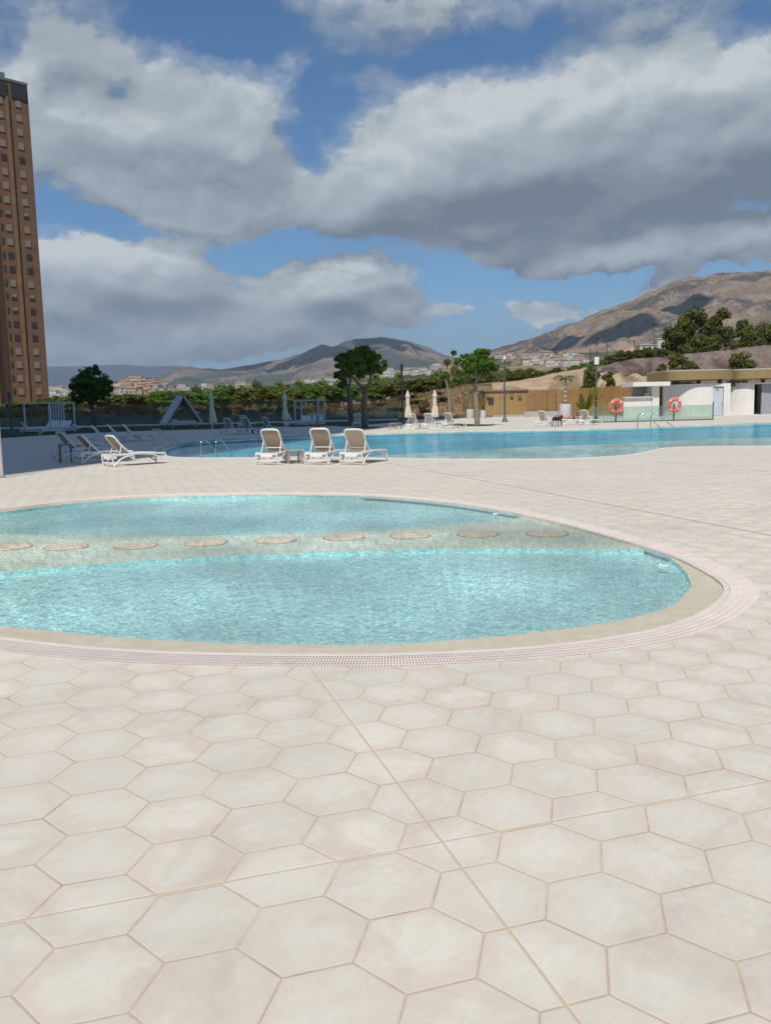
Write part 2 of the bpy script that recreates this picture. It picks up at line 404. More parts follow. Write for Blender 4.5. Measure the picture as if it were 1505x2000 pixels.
# ------------------------------------------------------------------ pool outlines (traced, then on the ground)
near_px = [(0, 992), (101, 980), (252, 968), (404, 963), (555, 962), (707, 964), (869, 976), (997, 993), (1121, 1018), (1242, 1049), (1351, 1081), (1417, 1109), (1465, 1136), (1481, 1158), (1472, 1179), (1447, 1201), (1407, 1222), (1326, 1248), (1199, 1271), (1048, 1288), (896, 1297), (745, 1302), (606, 1302.5), (454, 1301), (303, 1297), (151, 1288), (0, 1272)]
NEAR = [G(*p) for p in near_px] + [Vector(p) for p in ((-4.0, 6.55, 0), (-5.7, 7.55, 0), (-7.4, 9.0, 0), (-8.5, 10.7, 0), (-8.8, 12.3, 0), (-8.2, 14.0, 0))]
NEAR = ccw(resample(spline(NEAR, 10), 0.05))
GW = 0.235                                            # width of the overflow grating
NEAR_IN = offset(NEAR, GW)
big_near = [(306, 880), (326, 890.5), (360, 893.5), (430, 894), (494, 893.6), (600, 892), (741, 894), (855, 896.3), (940, 896.8), (1020, 896.6), (1090, 896), (1152, 893.6), (1216, 889.5), (1253, 884), (1280, 878), (1312, 874), (1374, 872), (1440, 871.2), (1505, 871)]
big_far = [(1505, 824), (1422, 828), (1301, 832), (1203, 835.5), (1077, 839), (900, 842), (791, 844.3), (703, 847), (600, 850.5), (480, 855.5), (413, 859), (341, 868)]
BIG = [G(*p) for p in big_near] + [Vector(p) for p in ((16.5, 29.3, 0), (21, 30.5, 0), (26, 33.5, 0), (31, 39, 0), (33.5, 46, 0), (32, 53, 0), (29, 57, 0))] + [G(*p) for p in big_far]
BIG = ccw(resample(spline(BIG, 8), 0.25))

DECK = deck_material()
rect = [Vector(p) for p in ((-48, -14, 0), (40, -14, 0), (48, 60, 0), (48, 112, 0), (9.5, 112, 0), (9.5, 104.5, 0), (1.8, 95.2, 0), (-48, 95.2, 0))]
V, T = tri_regions([rect, NEAR, BIG], [], lambda x, y: None if (inside(x, y, NEAR) or inside(x, y, BIG) or not inside(x, y, rect)) else 'deck')
struct(MB().add([(p.x, p.y, 0) for p in V], T['deck']).build("paved_terrace", DECK))

def tile_mat(name, stops, cell, rough=0.25, grout=(0.55, 0.56, 0.52), amp=1.0, caust=0.0):
    """small glass mosaic: every chip its own shade"""
    mt = bpy.data.materials.new(name); mt.use_nodes = True
    g = NG(mt.node_tree); b = g.n['Principled BSDF']
    P = g.new('ShaderNodeTexCoord').outputs['Object']
    q = g.v('SCALE', P, 1.0 / cell)
    wn = g.new('ShaderNodeTexWhiteNoise', noise_dimensions='3D'); g.put(wn.inputs['Vector'], g.v('FLOOR', q))
    n = g.noise(P, 5.0, 4, 0.6); n2 = g.noise(P, 0.6, 3, 0.5)  # blotches of paler chips stand in for caustic light flecks
    f = g.m('ADD', g.m('ADD', g.m('MULTIPLY', wn.outputs['Value'], 0.55 * amp), g.m('MULTIPLY', n, 0.5)), g.m('MULTIPLY', g.m('SUBTRACT', n2, 0.5), 0.6))
    c = g.ramp(g.m('SUBTRACT', f, 0.02), stops)
    fx, fy, fz = g.sep(g.v('FRACTION', q))
    e = g.m('MINIMUM', g.m('MINIMUM', fx, g.m('SUBTRACT', 1.0, fx)), g.m('MINIMUM', fy, g.m('SUBTRACT', 1.0, fy)))
    c = g.mix(g.mr(e, 0.03, 0.08, 0.55, 0.0), c, grout)
    g.put(b.inputs['Base Color'], c); b.inputs['Roughness'].default_value = rough
    return mt
SAND = tile_mat("sand_mosaic", [(0.1, (0.60, 0.47, 0.32)), (0.5, (0.69, 0.57, 0.42)), (0.9, (0.78, 0.67, 0.53))], 0.03, 0.5, (0.62, 0.53, 0.42))
SHELF = tile_mat("shelf_mosaic", [(0.1, (0.43, 0.51, 0.40)), (0.5, (0.56, 0.64, 0.52)), (0.9, (0.72, 0.76, 0.62))], 0.03, 0.5, (0.5, 0.5, 0.42))
AQUA = tile_mat("turquoise_mosaic", [(0.12, (0.24, 0.54, 0.56)), (0.45, (0.37, 0.70, 0.69)), (0.75, (0.50, 0.81, 0.78)), (0.95, (0.74, 0.90, 0.84))], 0.035)
AZURE = tile_mat("azure_mosaic", [(0.1, (0.018, 0.32, 0.46)), (0.5, (0.03, 0.41, 0.56)), (0.9, (0.07, 0.51, 0.65))], 0.05)
PALE = tile_mat("pale_pool_mosaic", [(0.1, (0.30, 0.52, 0.50)), (0.5, (0.40, 0.60, 0.56)), (0.9, (0.50, 0.67, 0.60))], 0.05)

def water_mat(name, tint, s1, s2, h1, h2, cap, distort=0.45, stretch=(1, 1, 1), rough=0.02, focus=0.8):
    mt = bpy.data.materials.new(name); mt.use_nodes = True
    g = NG(mt.node_tree); g.n.remove(g.n['Principled BSDF'])
    P = g.v('MULTIPLY', g.new('ShaderNodeTexCoord').outputs['Object'], stretch)
    calm = g.mr(g.noise(P, 0.35, 2, 0.5), 0.36, 0.62, 0.35, 1.0)
    h = g.m('ADD', g.m('MULTIPLY', g.noise(P, s1, 2, 0.5, 0.8), h1), g.m('MULTIPLY', g.noise(P, s2, 2, 0.5, 0.5), h2))
    bp = g.new('ShaderNodeBump'); bp.inputs['Strength'].default_value = 1.0; bp.inputs['Distance'].default_value = 1.0
    g.put(bp.inputs['Height'], g.m('MULTIPLY', h, calm))
    fr = g.new('ShaderNodeFresnel'); fr.inputs[0].default_value = 1.33; g.l.new(bp.outputs[0], fr.inputs['Normal'])
    def net(sc, seed):                       # caustic light lines between wavelets, put into the water's tint
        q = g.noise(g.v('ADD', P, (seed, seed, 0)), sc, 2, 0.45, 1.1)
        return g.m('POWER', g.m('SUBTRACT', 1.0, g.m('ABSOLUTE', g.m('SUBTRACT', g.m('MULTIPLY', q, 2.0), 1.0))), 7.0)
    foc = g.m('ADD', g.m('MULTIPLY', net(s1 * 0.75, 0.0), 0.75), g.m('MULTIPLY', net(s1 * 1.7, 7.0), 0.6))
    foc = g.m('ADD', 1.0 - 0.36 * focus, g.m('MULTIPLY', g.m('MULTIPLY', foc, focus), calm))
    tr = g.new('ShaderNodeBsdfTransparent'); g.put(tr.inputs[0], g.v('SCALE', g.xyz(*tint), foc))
    rf = g.new('ShaderNodeBsdfRefraction'); g.put(rf.inputs['Color'], tint); rf.inputs['IOR'].default_value = 1.12; rf.inputs['Roughness'].default_value = 0.0
    g.l.new(bp.outputs[0], rf.inputs['Normal'])
    gl = g.new('ShaderNodeBsdfGlossy'); gl.inputs['Roughness'].default_value = rough; g.l.new(bp.outputs[0], gl.inputs['Normal'])
    m1 = g.new('ShaderNodeMixShader'); m1.inputs[0].default_value = distort; g.l.new(tr.outputs[0], m1.inputs[1]); g.l.new(rf.outputs[0], m1.inputs[2])
    m2 = g.new('ShaderNodeMixShader'); g.put(m2.inputs[0], g.m('MINIMUM', fr.outputs[0], cap)); g.l.new(m1.outputs[0], m2.inputs[1]); g.l.new(gl.outputs[0], m2.inputs[2])
    o = g.n['Material Output']; g.l.new(m2.outputs[0], o.inputs[0])
    return mt
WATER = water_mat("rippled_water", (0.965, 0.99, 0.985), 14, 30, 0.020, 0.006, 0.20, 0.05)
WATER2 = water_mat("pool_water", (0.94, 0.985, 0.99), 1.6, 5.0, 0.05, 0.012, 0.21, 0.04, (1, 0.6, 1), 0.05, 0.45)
WHITE = mat("white_resin", (0.78, 0.77, 0.74), 0.45, 0.04, 9)
GRATE = mat("white_grating", (0.88, 0.755, 0.68), 0.5, 0.05, 5)
CHANNEL = mat("channel_floor", (0.78, 0.57, 0.48), 0.8, 0.15, 3)
COPING = mat("pale_coping", (0.74, 0.68, 0.60), 0.6, 0.06, 4, bump=0.1)

# ---- children's pool in front
ZE, ZD, ZB = -0.030, -0.085, -0.040
blue_px = [(0, 1223), (202, 1243), (404, 1255), (606, 1259.5), (760, 1259), (896, 1250), (1048, 1235.5), (1199, 1214), (1301, 1187), (1338, 1160), (1347, 1136), (1318, 1098), (1250, 1061), (1149, 1031), (1048, 1007), (896, 984), (745, 972), (555, 968), (404, 969.5), (252, 975), (101, 988), (0, 1001)]
k_ = (EYE - ZE) / EYE
BLUE = [G(*p, ZE) for p in blue_px] + [Vector((p[0], p[1], ZE)) for p in ((-7.9, 13.7, 0), (-8.4, 12.2, 0), (-8.1, 10.8, 0), (-7.1, 9.4, 0), (-5.5, 8.1, 0), (-4.2, 7.3, 0))]
BLUE = ccw(resample(spline(BLUE, 8), 0.06))
NIN = offset(NEAR, GW + 0.05)
low = spline([Vector((-10, 6.0, 0)), Vector((-7, 7.7, 0))] + [G(*p, ZB) for p in ((0, 1119), (151, 1106), (303, 1094), (454, 1086), (606, 1080), (757, 1075), (896, 1072), (1048, 1071.5), (1235, 1074))] + [Vector((3.4, 9.7, 0)), Vector((5, 9.2, 0))], 6, False)
top = spline([Vector((-10, 12.7, 0)), Vector((-7.5, 12.6, 0))] + [G(*p, ZB) for p in ((0, 1044), (202, 1045), (404, 1046), (606, 1041), (757, 1034), (896, 1023), (997, 1013))] + [Vector((2.8, 13.3, 0)), Vector((4, 14.2, 0))], 6, False)
def line_y(Lp, x):
    for a, b in zip(Lp, Lp[1:]):
        if a.x <= x <= b.x: return a.y + (b.y - a.y) * (x - a.x) / max(1e-9, b.x - a.x)
    return Lp[0].y if x < Lp[0].x else Lp[-1].y
def zone(x, y):
    if not inside(x, y, NIN): return None
    if not inside(x, y, BLUE): return 'rim'
    return 'band' if line_y(low, x) < y < line_y(top, x) else 'deep'
V, T = tri_regions([NIN, BLUE], [low, top], zone)
basin = empty("pool_basin", (0, 0, 0)); struct(basin)
nb = set()
def rimz(p):
    d1 = min((p - Vector((q.x, q.y))).length for q in NIN[::3]); d2 = min((p - Vector((q.x, q.y))).length for q in BLUE[::3])
    return -0.02 + (ZE + 0.02) * d1 / max(1e-6, d1 + d2)
for key, zz, mt, nm in (('rim', None, mat('sandy_ledge', (0.76, 0.67, 0.53), 0.7, 0.05, 7, bump=0.2, bscale=60, col2=(0.67, 0.57, 0.43)), 'beach_ledge'), ('band', ZB, SHELF, 'raised_shelf'), ('deep', ZD, AQUA, 'pool_floor')):
    b = MB().add([(p.x, p.y, rimz(p) if zz is None else zz) for p in V], T[key])
    if key == 'deep':                                     # risers up to the ledge and the shelf
        for i in range(len(BLUE)):
            a, c = BLUE[i - 1], BLUE[i]; b.quad((a.x, a.y, ZD), (c.x, c.y, ZD), (c.x, c.y, ZE), (a.x, a.y, ZE))
        for Ln in (low, top):
            for a, c in zip(Ln, Ln[1:]):
                if inside((a.x + c.x) / 2, (a.y + c.y) / 2, BLUE): b.quad((a.x, a.y, ZD), (c.x, c.y, ZD), (c.x, c.y, ZB), (a.x, a.y, ZB))
    struct(b.build(nm, mt, basin))
b = MB()                                                  # upstand between gutter and water
n = len(NIN)
for i in range(n):
    a, c = NIN[i - 1], NIN[i]; a2, c2 = offset_pair = (NEAR_IN[i - 1], NEAR_IN[i])
    b.quad((a.x, a.y, -0.05), (c.x, c.y, -0.05), (c.x, c.y, 0.006), (a.x, a.y, 0.006))
    b.quad((a.x, a.y, 0.006), (c.x, c.y, 0.006), (c2.x, c2.y, 0.006), (a2.x, a2.y, 0.006))
    b.quad((a2.x, a2.y, 0.006), (c2.x, c2.y, 0.006), (c2.x, c2.y, -0.06), (a2.x, a2.y, -0.06))
struct(b.build("pool_lip", COPING, basin))
V, T = tri_regions([NIN, BLUE], [], lambda x, y: ('w' if inside(x, y, BLUE) else 'e') if inside(x, y, NIN) else None)
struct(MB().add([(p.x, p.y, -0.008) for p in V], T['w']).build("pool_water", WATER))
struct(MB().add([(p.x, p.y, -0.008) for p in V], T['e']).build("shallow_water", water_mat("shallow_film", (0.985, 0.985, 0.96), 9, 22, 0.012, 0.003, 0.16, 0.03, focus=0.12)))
b = MB()                                                  # gutter channel under the grating
for i in range(n):
    a, c, a2, c2 = NEAR[i - 1], NEAR[i], NEAR_IN[i - 1], NEAR_IN[i]
    b.quad((a.x, a.y, -0.030), (c.x, c.y, -0.030), (c2.x, c2.y, -0.030), (a2.x, a2.y, -0.030))
    b.quad((a.x, a.y, -0.030), (c.x, c.y, -0.030), (c.x, c.y, 0.0), (a.x, a.y, 0.0))
struct(b.build("gutter_channel", CHANNEL, basin))
b = MB()                                                  # white overflow grating: cross bars and four rails
fine = resample(NEAR, 0.021); finn = offset(fine, GW - 0.004)
for i in range(len(fine)):
    p, q = fine[i], finn[i]; t = (fine[(i + 1) % len(fine)] - fine[i - 1]).normalized() * 0.0074
    z = 0.004
    b.add([(p.x - t.x, p.y - t.y, z), (p.x + t.x, p.y + t.y, z), (q.x + t.x, q.y + t.y, z), (q.x - t.x, q.y - t.y, z),
           (p.x - t.x, p.y - t.y, z - .02), (p.x + t.x, p.y + t.y, z - .02), (q.x + t.x, q.y + t.y, z - .02), (q.x - t.x, q.y - t.y, z - .02)], [(0, 1, 2, 3), (0, 4, 5, 1), (2, 6, 7, 3), (1, 5, 6, 2), (3, 7, 4, 0)])
for k, wd in ((0.0, 0.011), (0.055, 0.007), (0.11, 0.007), (0.165, 0.007), (0.215, 0.016)):
    A = offset(NEAR, k + 0.001); Bp = offset(NEAR, k + wd + 0.001)
    for i in range(n):
        a, c, a2, c2 = A[i - 1], A[i], Bp[i - 1], Bp[i]; z = 0.0065
        b.quad((a.x, a.y, z), (c.x, c.y, z), (c2.x, c2.y, z), (a2.x, a2.y, z))
        b.quad((a2.x, a2.y, z), (c2.x, c2.y, z), (c2.x, c2.y, z - .02), (a2.x, a2.y, z - .02))
tag(b.build("drain_grate", GRATE), "white slotted overflow grating curving round the small pool", "drain grate")
RIMT = mat("rusty_tile_edge", (0.52, 0.36, 0.19), 0.6, 0.2, 14)
dp = [(20, 1068), (130, 1068), (265, 1066), (402, 1060), (538, 1055), (672, 1049), (800, 1046), (932, 1043), (1068, 1042)]
dwhere = ["at the left picture edge", "second from the left edge", "third from the left", "fourth from the left", "middle of the row of nine", "fourth from the right end", "third from the right end", "second from the right end", "rightmost of all"]
disc0 = None
for (px, py), wh in zip(dp, dwhere):
    p = G(px, py, -0.033)
    if disc0 is None:
        disc0 = empty("stepping_disc", p)
        MB().lathe([(0.28, -0.012), (0.283, 0.0), (0.25, 0.0), (0.0, 0.0)], 40, cap=False).build("disc_rim", RIMT, disc0, True)
        MB().lathe([(0.258, -0.001), (0.256, 0.002), (0.0, 0.003)], 40, cap=False).build("disc_top", SAND, disc0, True)
        o = disc0
    else: o = copy_tree(disc0)
    o.location = p; o.rotation_euler.z = px * 0.7
    tag(o, "round tiled disc with rusty rim on the shelf, " + wh, "pool disc", "round discs along the submerged shelf")

# ---- the big pool behind
BZE, BZD = -0.06, -0.16
CIN = offset(BIG, 0.02)
deep_near = [G(*p, BZE) for p in ((700, 892), (766, 888.5), (830, 885), (900, 881.5), (1026, 873.5), (1127, 869.6), (1245, 865), (1331, 860), (1420, 857), (1505, 854))]
inset = ccw(offset(BIG, 0.35)); 
DEEP = []
for p in inset:
    yl = line_y(deep_near, p.x)
    q = p.copy()
    if p.y < 45 and deep_near[0].x < p.x < deep_near[-1].x and p.y < yl: q.y = yl
    if p.x >= deep_near[-1].x and p.y < 45: q.y = max(q.y, deep_near[-1].y + 0.25 * (p.x - deep_near[-1].x))
    if p.y > 45: q.y -= 2.2
    DEEP.append(q)
V, T = tri_regions([CIN, DEEP], [], lambda x, y: None if not inside(x, y, CIN) else ('deep' if inside(x, y, DEEP) else 'rim'))
basin2 = empty("swimming_pool_basin", (0, 0, 0)); struct(basin2)
struct(MB().add([(p.x, p.y, BZE) for p in V], T['rim']).build("shallow_ledge", PALE, basin2))
b = MB().add([(p.x, p.y, BZD) for p in V], T['deep'])
for i in range(len(DEEP)):
    a, c = DEEP[i - 1], DEEP[i]; b.quad((a.x, a.y, BZD), (c.x, c.y, BZD), (c.x, c.y, BZE), (a.x, a.y, BZE))
struct(b.build("pool_floor", AZURE, basin2))
b = MB(); OUT = offset(BIG, -0.30)
for i in range(len(BIG)):
    a, c, a2, c2 = OUT[i - 1], OUT[i], CIN[i - 1], CIN[i]
    b.quad((a.x, a.y, 0.012), (c.x, c.y, 0.012), (c2.x, c2.y, 0.012), (a2.x, a2.y, 0.012))
    b.quad((c2.x, c2.y, 0.012), (c2.x, c2.y, -0.09), (a2.x, a2.y, -0.09), (a2.x, a2.y, 0.012))
    b.quad((c.x, c.y, 0.012), (c.x, c.y, -0.01), (a.x, a.y, -0.01), (a.x, a.y, 0.012))
struct(b.build("pool_coping", COPING, basin2))
V, T = tri_regions([CIN], [], lambda x, y: 'w' if inside(x, y, CIN) else None)
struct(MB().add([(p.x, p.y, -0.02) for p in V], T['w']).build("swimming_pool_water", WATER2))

# two small foaming inlets of the children's pool
FOAM = mat("water_foam", (0.80, 0.86, 0.86), 0.4, 0.1, 40, bump=0.6)
for (px, py, lb) in ((1298, 1104, "small white foaming water jet near the pointed right end of the pool"), (966, 1003, "small foaming water jet at the pool's far edge right of centre")):
    p = G(px, py); r = empty("water_jet", p); rj = random.Random(px)
    for k in range(7):
        a = rj.uniform(0, 6.28); q = rj.uniform(0, .055); s_ = rj.uniform(.010, .022)
        MB().lathe([(s_ * 1.3, -.012), (s_, s_ * .25), (s_ * .5, s_ * .5), (0, s_ * .55)], 9, (q * math.cos(a), q * math.sin(a), 0), cap=False).build("foam", FOAM, r, True)
    tag(r, lb, "water jet")

# ------------------------------------------------------------------ land: ground sheet, foothills, mountains
from mathutils import noise as MN
def interp(prof, x):
    if x <= prof[0][0]: return prof[0][1]
    for (a, b), (c, d) in zip(prof, prof[1:]):
        if x <= c:
            t = (x - a) / (c - a); t = t * t * (3 - 2 * t) * 0.5 + t * 0.5
            return b + (d - b) * t
    return prof[-1][1]
class Hill:
    """land whose crest is seen along prof from the terrace; near foot y0, crest yr, far end y1"""
    def __init__(s, prof, y0, yr, y1, zb, amp, fs, power=1.0, back=0.35, seed=0.0):
        s.prof, s.y0, s.yr, s.y1, s.zb, s.amp, s.fs, s.pw, s.back, s.seed = prof, y0, yr, y1, zb, amp, fs, power, back, seed
    def dirx(s, px):
        d = ray(px, 780); return d.x / d.y
    def z(s, px, Y, rough=True):
        zr = H(px, interp(s.prof, px), s.yr).z
        if Y <= s.yr:
            t = max(0.0, (Y - s.y0) / (s.yr - s.y0)); q = (t * t * (3 - 2 * t)) ** s.pw * 0.6 + t * 0.4
            z = s.zb + (zr - s.zb) * q; k = math.sin(math.pi * min(1, t * 0.96 + 0.02)) * 0.9 + 0.1
        else:
            t = (Y - s.yr) / max(1e-6, s.y1 - s.yr); z = zr - (zr - s.zb) * s.back * t; k = 0.2
        if rough and s.amp:
            x = s.dirx(px) * Y
            p = Vector((x / s.fs + s.seed, Y / s.fs, s.seed * 0.37))
            h = MN.ridged_multi_fractal(p, 0.9, 2.1, 6, 1.0, 2.0) * 0.5 - 0.6 + 0.8 * MN.fractal(p * 3.1, 1.0, 2.0, 5)
            z += h * s.amp * k * max(0.15, min(1.0, (zr - s.zb) / (s.amp * 5)))
        return z
    def mesh(s, name, mt, p0, p1, na, ny):
        vs, fs = [], []
        for j in range(ny + 1):
            Y = s.y0 + (s.y1 - s.y0) * j / ny
            for i in range(na + 1):
                px = p0 + (p1 - p0) * i / na
                vs.append((s.dirx(px) * Y, Y, s.z(px, Y) if j else s.zb - 3))
        for j in range(ny):
            for i in range(na):
                a = j * (na + 1) + i; fs.append((a, a + 1, a + na + 2, a + na + 1))
        return struct(MB().add(vs, fs).build(name, mt, None, True))
    def find(s, px, py):                     # where the slope is seen at a photo position
        d = ray(px, py); tgt = d.z / d.y; Y = s.y0
        while Y < s.yr:
            if (s.z(px, Y) - EYE) / Y >= tgt: break
            Y += (s.yr - s.y0) / 120
        return Vector((d.x / d.y * Y, Y, s.z(px, Y)))

def land_mat(name, rock, pale, scrub_shade, s1, s2, cover, bump=0.6, veg=None, dots=0.0):
    mt = bpy.data.materials.new(name); mt.use_nodes = True
    g = NG(mt.node_tree); b = g.n['Principled BSDF']
    P = g.new('ShaderNodeTexCoord').outputs['Object']
    n1 = g.noise(P, s1, 8, 0.62, 0.6); n2 = g.noise(P, s2, 7, 0.65, 0.4); n3 = g.noise(P, s2 * 6, 4, 0.7)
    c = g.mix(g.mr(n2, 0.42, 0.62), rock, pale)
    c = g.mix(g.mr(g.m('ADD', n1, g.m('MULTIPLY', g.m('SUBTRACT', n3, 0.5), 0.35)), cover, cover + 0.07), c, scrub_shade)
    if dots:
        vo = g.new('ShaderNodeTexVoronoi'); g.put(vo.inputs['Vector'], P); vo.inputs['Scale'].default_value = dots
        c = g.mix(g.m('MULTIPLY', g.mr(vo.outputs['Distance'], 0.18, 0.32, 1.0, 0.0), g.mr(n2, 0.4, 0.6)), c, veg or scrub_shade)
    g.put(b.inputs['Base Color'], c); b.inputs['Roughness'].default_value = 0.95; b.inputs['Specular IOR Level'].default_value = 0.1
    bp = g.new('ShaderNodeBump'); bp.inputs['Strength'].default_value = bump; bp.inputs['Distance'].default_value = 0.6 / s2 * 0.05
    g.put(bp.inputs['Height'], g.m('ADD', n2, g.m('MULTIPLY', n3, 0.4))); g.l.new(bp.outputs[0], b.inputs['Normal'])
    return mt
SOIL = land_mat("dry_ground", (0.17, 0.13, 0.08), (0.24, 0.18, 0.11), (0.07, 0.075, 0.03), 0.05, 0.3, 0.48)
V, T = tri_regions([[Vector(p) for p in ((-9000, -300, 0), (9000, -300, 0), (9000, 14000, 0), (-9000, 14000, 0))], rect], [], lambda x, y: None if inside(x, y, rect) else 'g')
struct(MB().add([(p.x, p.y, -0.35) for p in V], T['g']).build("ground", SOIL))

FOOT = Hill([(-150, 778), (60, 772), (130, 760), (200, 752), (232, 744), (262, 737), (300, 741), (330, 756), (400, 757), (450, 757), (520, 756), (600, 748), (700, 738), (760, 724), (820, 717), (880, 716), (940, 706), (980, 700), (1040, 694), (1100, 689), (1150, 688), (1200, 685), (1300, 678), (1560, 655)], 350, 950, 1500, -1, 5, 160, 0.8, 0.1, 3.3)
FOOT.mesh("foothills", land_mat("foothill_scrub", (0.20, 0.155, 0.10), (0.28, 0.215, 0.14), (0.055, 0.07, 0.03), 0.012, 0.05, 0.42), -200, 1650, 220, 70)
MTR = Hill([(760, 740), (850, 722), (900, 706), (940, 691), (1000, 672), (1060, 654), (1120, 632), (1180, 609), (1220, 591), (1270, 570), (1310, 553), (1360, 543), (1420, 535), (1505, 533), (1600, 540), (1750, 560)], 1150, 2700, 3400, 8, 42, 420, 1.1, 0.5, 1.7)
ROCKM = land_mat("mountain_rock", (0.185, 0.135, 0.095), (0.29, 0.215, 0.155), (0.075, 0.068, 0.060), 0.0040, 0.018, 0.50, 1.0, (0.055, 0.055, 0.038), 0.045)  # dark patches: scrub, with cloud shadow put into the colour as well
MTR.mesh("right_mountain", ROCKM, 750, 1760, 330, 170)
MTL = Hill([(230, 760), (300, 742), (330, 730), (352, 721), (375, 718), (400, 721), (430, 722), (500, 715), (550, 703), (600, 690), (640, 679), (690, 666), (720, 662), (745, 658), (768, 661), (790, 667), (830, 678), (870, 695), (900, 706), (960, 722), (1050, 745)], 2600, 4800, 5600, 5, 75, 800, 0.95, 0.5, 5.1)
ROCKL = land_mat("ridge_rock", (0.155, 0.12, 0.095), (0.25, 0.185, 0.145), (0.065, 0.075, 0.064), 0.0022, 0.009, 0.44, 1.0, (0.055, 0.06, 0.045), 0.02)  # scrub tone here also holds painted cloud shade
MTL.mesh("central_mountain", ROCKL, 220, 1060, 280, 110)
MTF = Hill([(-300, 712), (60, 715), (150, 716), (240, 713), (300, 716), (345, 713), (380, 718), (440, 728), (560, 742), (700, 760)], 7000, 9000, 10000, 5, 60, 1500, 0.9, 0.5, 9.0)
MTF.mesh("distant_range", land_mat("hazed_rock", (0.035, 0.055, 0.075), (0.05, 0.07, 0.085), (0.025, 0.045, 0.06), 0.001, 0.003, 0.5), -300, 720, 90, 30)  # the blue of distance haze is put into this rock colour

BANKL = Hill([(-250, 800), (300, 800), (560, 799), (650, 795), (720, 788), (790, 776), (860, 760), (910, 750), (960, 747)], 98, 114, 150, -0.3, 0.35, 7, 0.8, 0.1, 2.0)
BROWN = land_mat("dry_bank", (0.20, 0.125, 0.075), (0.29, 0.20, 0.13), (0.09, 0.075, 0.03), 0.12, 0.5, 0.46, 1.0)
BANKL.mesh("dry_bank", BROWN, -300, 960, 160, 26)
BANKR = Hill([(895, 757), (938, 752), (983, 746), (1041, 738), (1080, 729), (1120, 722), (1160, 716), (1200, 712), (1260, 712)], 113, 130, 170, -0.3, 0.7, 6, 0.8, 0.1, 4.0)
SANDB = land_mat("sandy_bank", (0.37, 0.265, 0.165), (0.47, 0.35, 0.23), (0.22, 0.155, 0.095), 0.10, 0.6, 0.55, 1.0)
BANKR.mesh("sandy_bank", SANDB, 890, 1262, 110, 30)
ROCKS = Hill([(1140, 724), (1175, 714), (1208, 706), (1239, 700), (1289, 697), (1340, 691), (1403, 685), (1453, 678), (1505, 674), (1620, 668)], 121, 127, 175, -0.3, 0.55, 4, 0.6, 0.04, 6.0)
CUT = land_mat("cut_rock", (0.16, 0.118, 0.102), (0.235, 0.178, 0.152), (0.095, 0.066, 0.058), 0.22, 0.9, 0.5, 1.0)
ROCKS.mesh("rock_cutting", CUT, 1140, 1630, 170, 34)

# ------------------------------------------------------------------ houses of the hillside towns
HW = [mat("cream_render", (0.46, 0.38, 0.29), 0.9, 0.05, 0.4), mat("white_render", (0.56, 0.53, 0.48), 0.9, 0.05, 0.4), mat("apricot_render", (0.46, 0.32, 0.20), 0.9, 0.06, 0.4), mat("grey_render", (0.40, 0.39, 0.38), 0.9, 0.05, 0.4)]
ROOF = mat("clay_roof", (0.33, 0.205, 0.14), 0.9, 0.15, 1.5); FLAT = mat("flat_roof", (0.55, 0.50, 0.44), 0.9, 0.06, 1)
GLASSD = mat("dark_window_glass", (0.03, 0.035, 0.04), 0.15, 0.1, 2)
def house_proto(wm, pitched, w, d, h):
    r = empty("hillside_house", (0, 0, -500))
    b = MB().span((-w / 2, -d / 2, -3), (w / 2, d / 2, h)); b.span((w / 2 - 0.01, -d / 2 + 1, -3), (w / 2 + w * 0.45, d / 2 - 1, h * 0.55))
    b.build("wall", wm, r)
    if pitched:
        q = MB(); e = 0.5; zt = h + d * 0.22
        q.add([(-w / 2 - e, -d / 2 - e, h + .02), (w / 2 + e, -d / 2 - e, h + .02), (w / 2 + e, d / 2 + e, h + .02), (-w / 2 - e, d / 2 + e, h + .02), (-w / 2 + 1, 0, zt), (w / 2 - 1, 0, zt)], [(0, 1, 5, 4), (2, 3, 4, 5), (1, 2, 5), (3, 0, 4), (3, 2, 1, 0)])
        q.build("roof", ROOF, r)
    else: MB().span((-w / 2 - .3, -d / 2 - .3, h + .02), (w / 2 + .3, d / 2 + .3, h + 0.5)).build("roof", FLAT, r)
    for k in range(3):
        x = -w / 2 + w * (k + 0.5) / 3
        MB().span((x - .7, -d / 2 - .06, 1.2), (x + .7, -d / 2 + .05, 2.7)).build("window", GLASSD, r)
    return r
protos = [house_proto(HW[0], True, 11, 9, 5.5), house_proto(HW[1], False, 10, 9, 6.5), house_proto(HW[2], True, 9, 8, 5.5), house_proto(HW[1], True, 13, 9, 6), house_proto(HW[3], False, 14, 8, 7)]
used = set()
rh = random.Random(11)
def place_house(px, py, k, label, group, sc=1.0):
    p = FOOT.find(px, py)
    o = protos[k] if k not in used else copy_tree(protos[k]); used.add(k)
    o.location = (p.x, p.y, p.z - 0.3); o.rotation_euler.z = rh.uniform(-0.7, 0.7); o.scale = (sc,) * 3
    tag(o, label, "house", group)
kinds = ["cream house with clay roof", "white cube house with flat roof", "apricot house with clay roof", "white house with low clay roof", "grey blocky house with flat roof"]
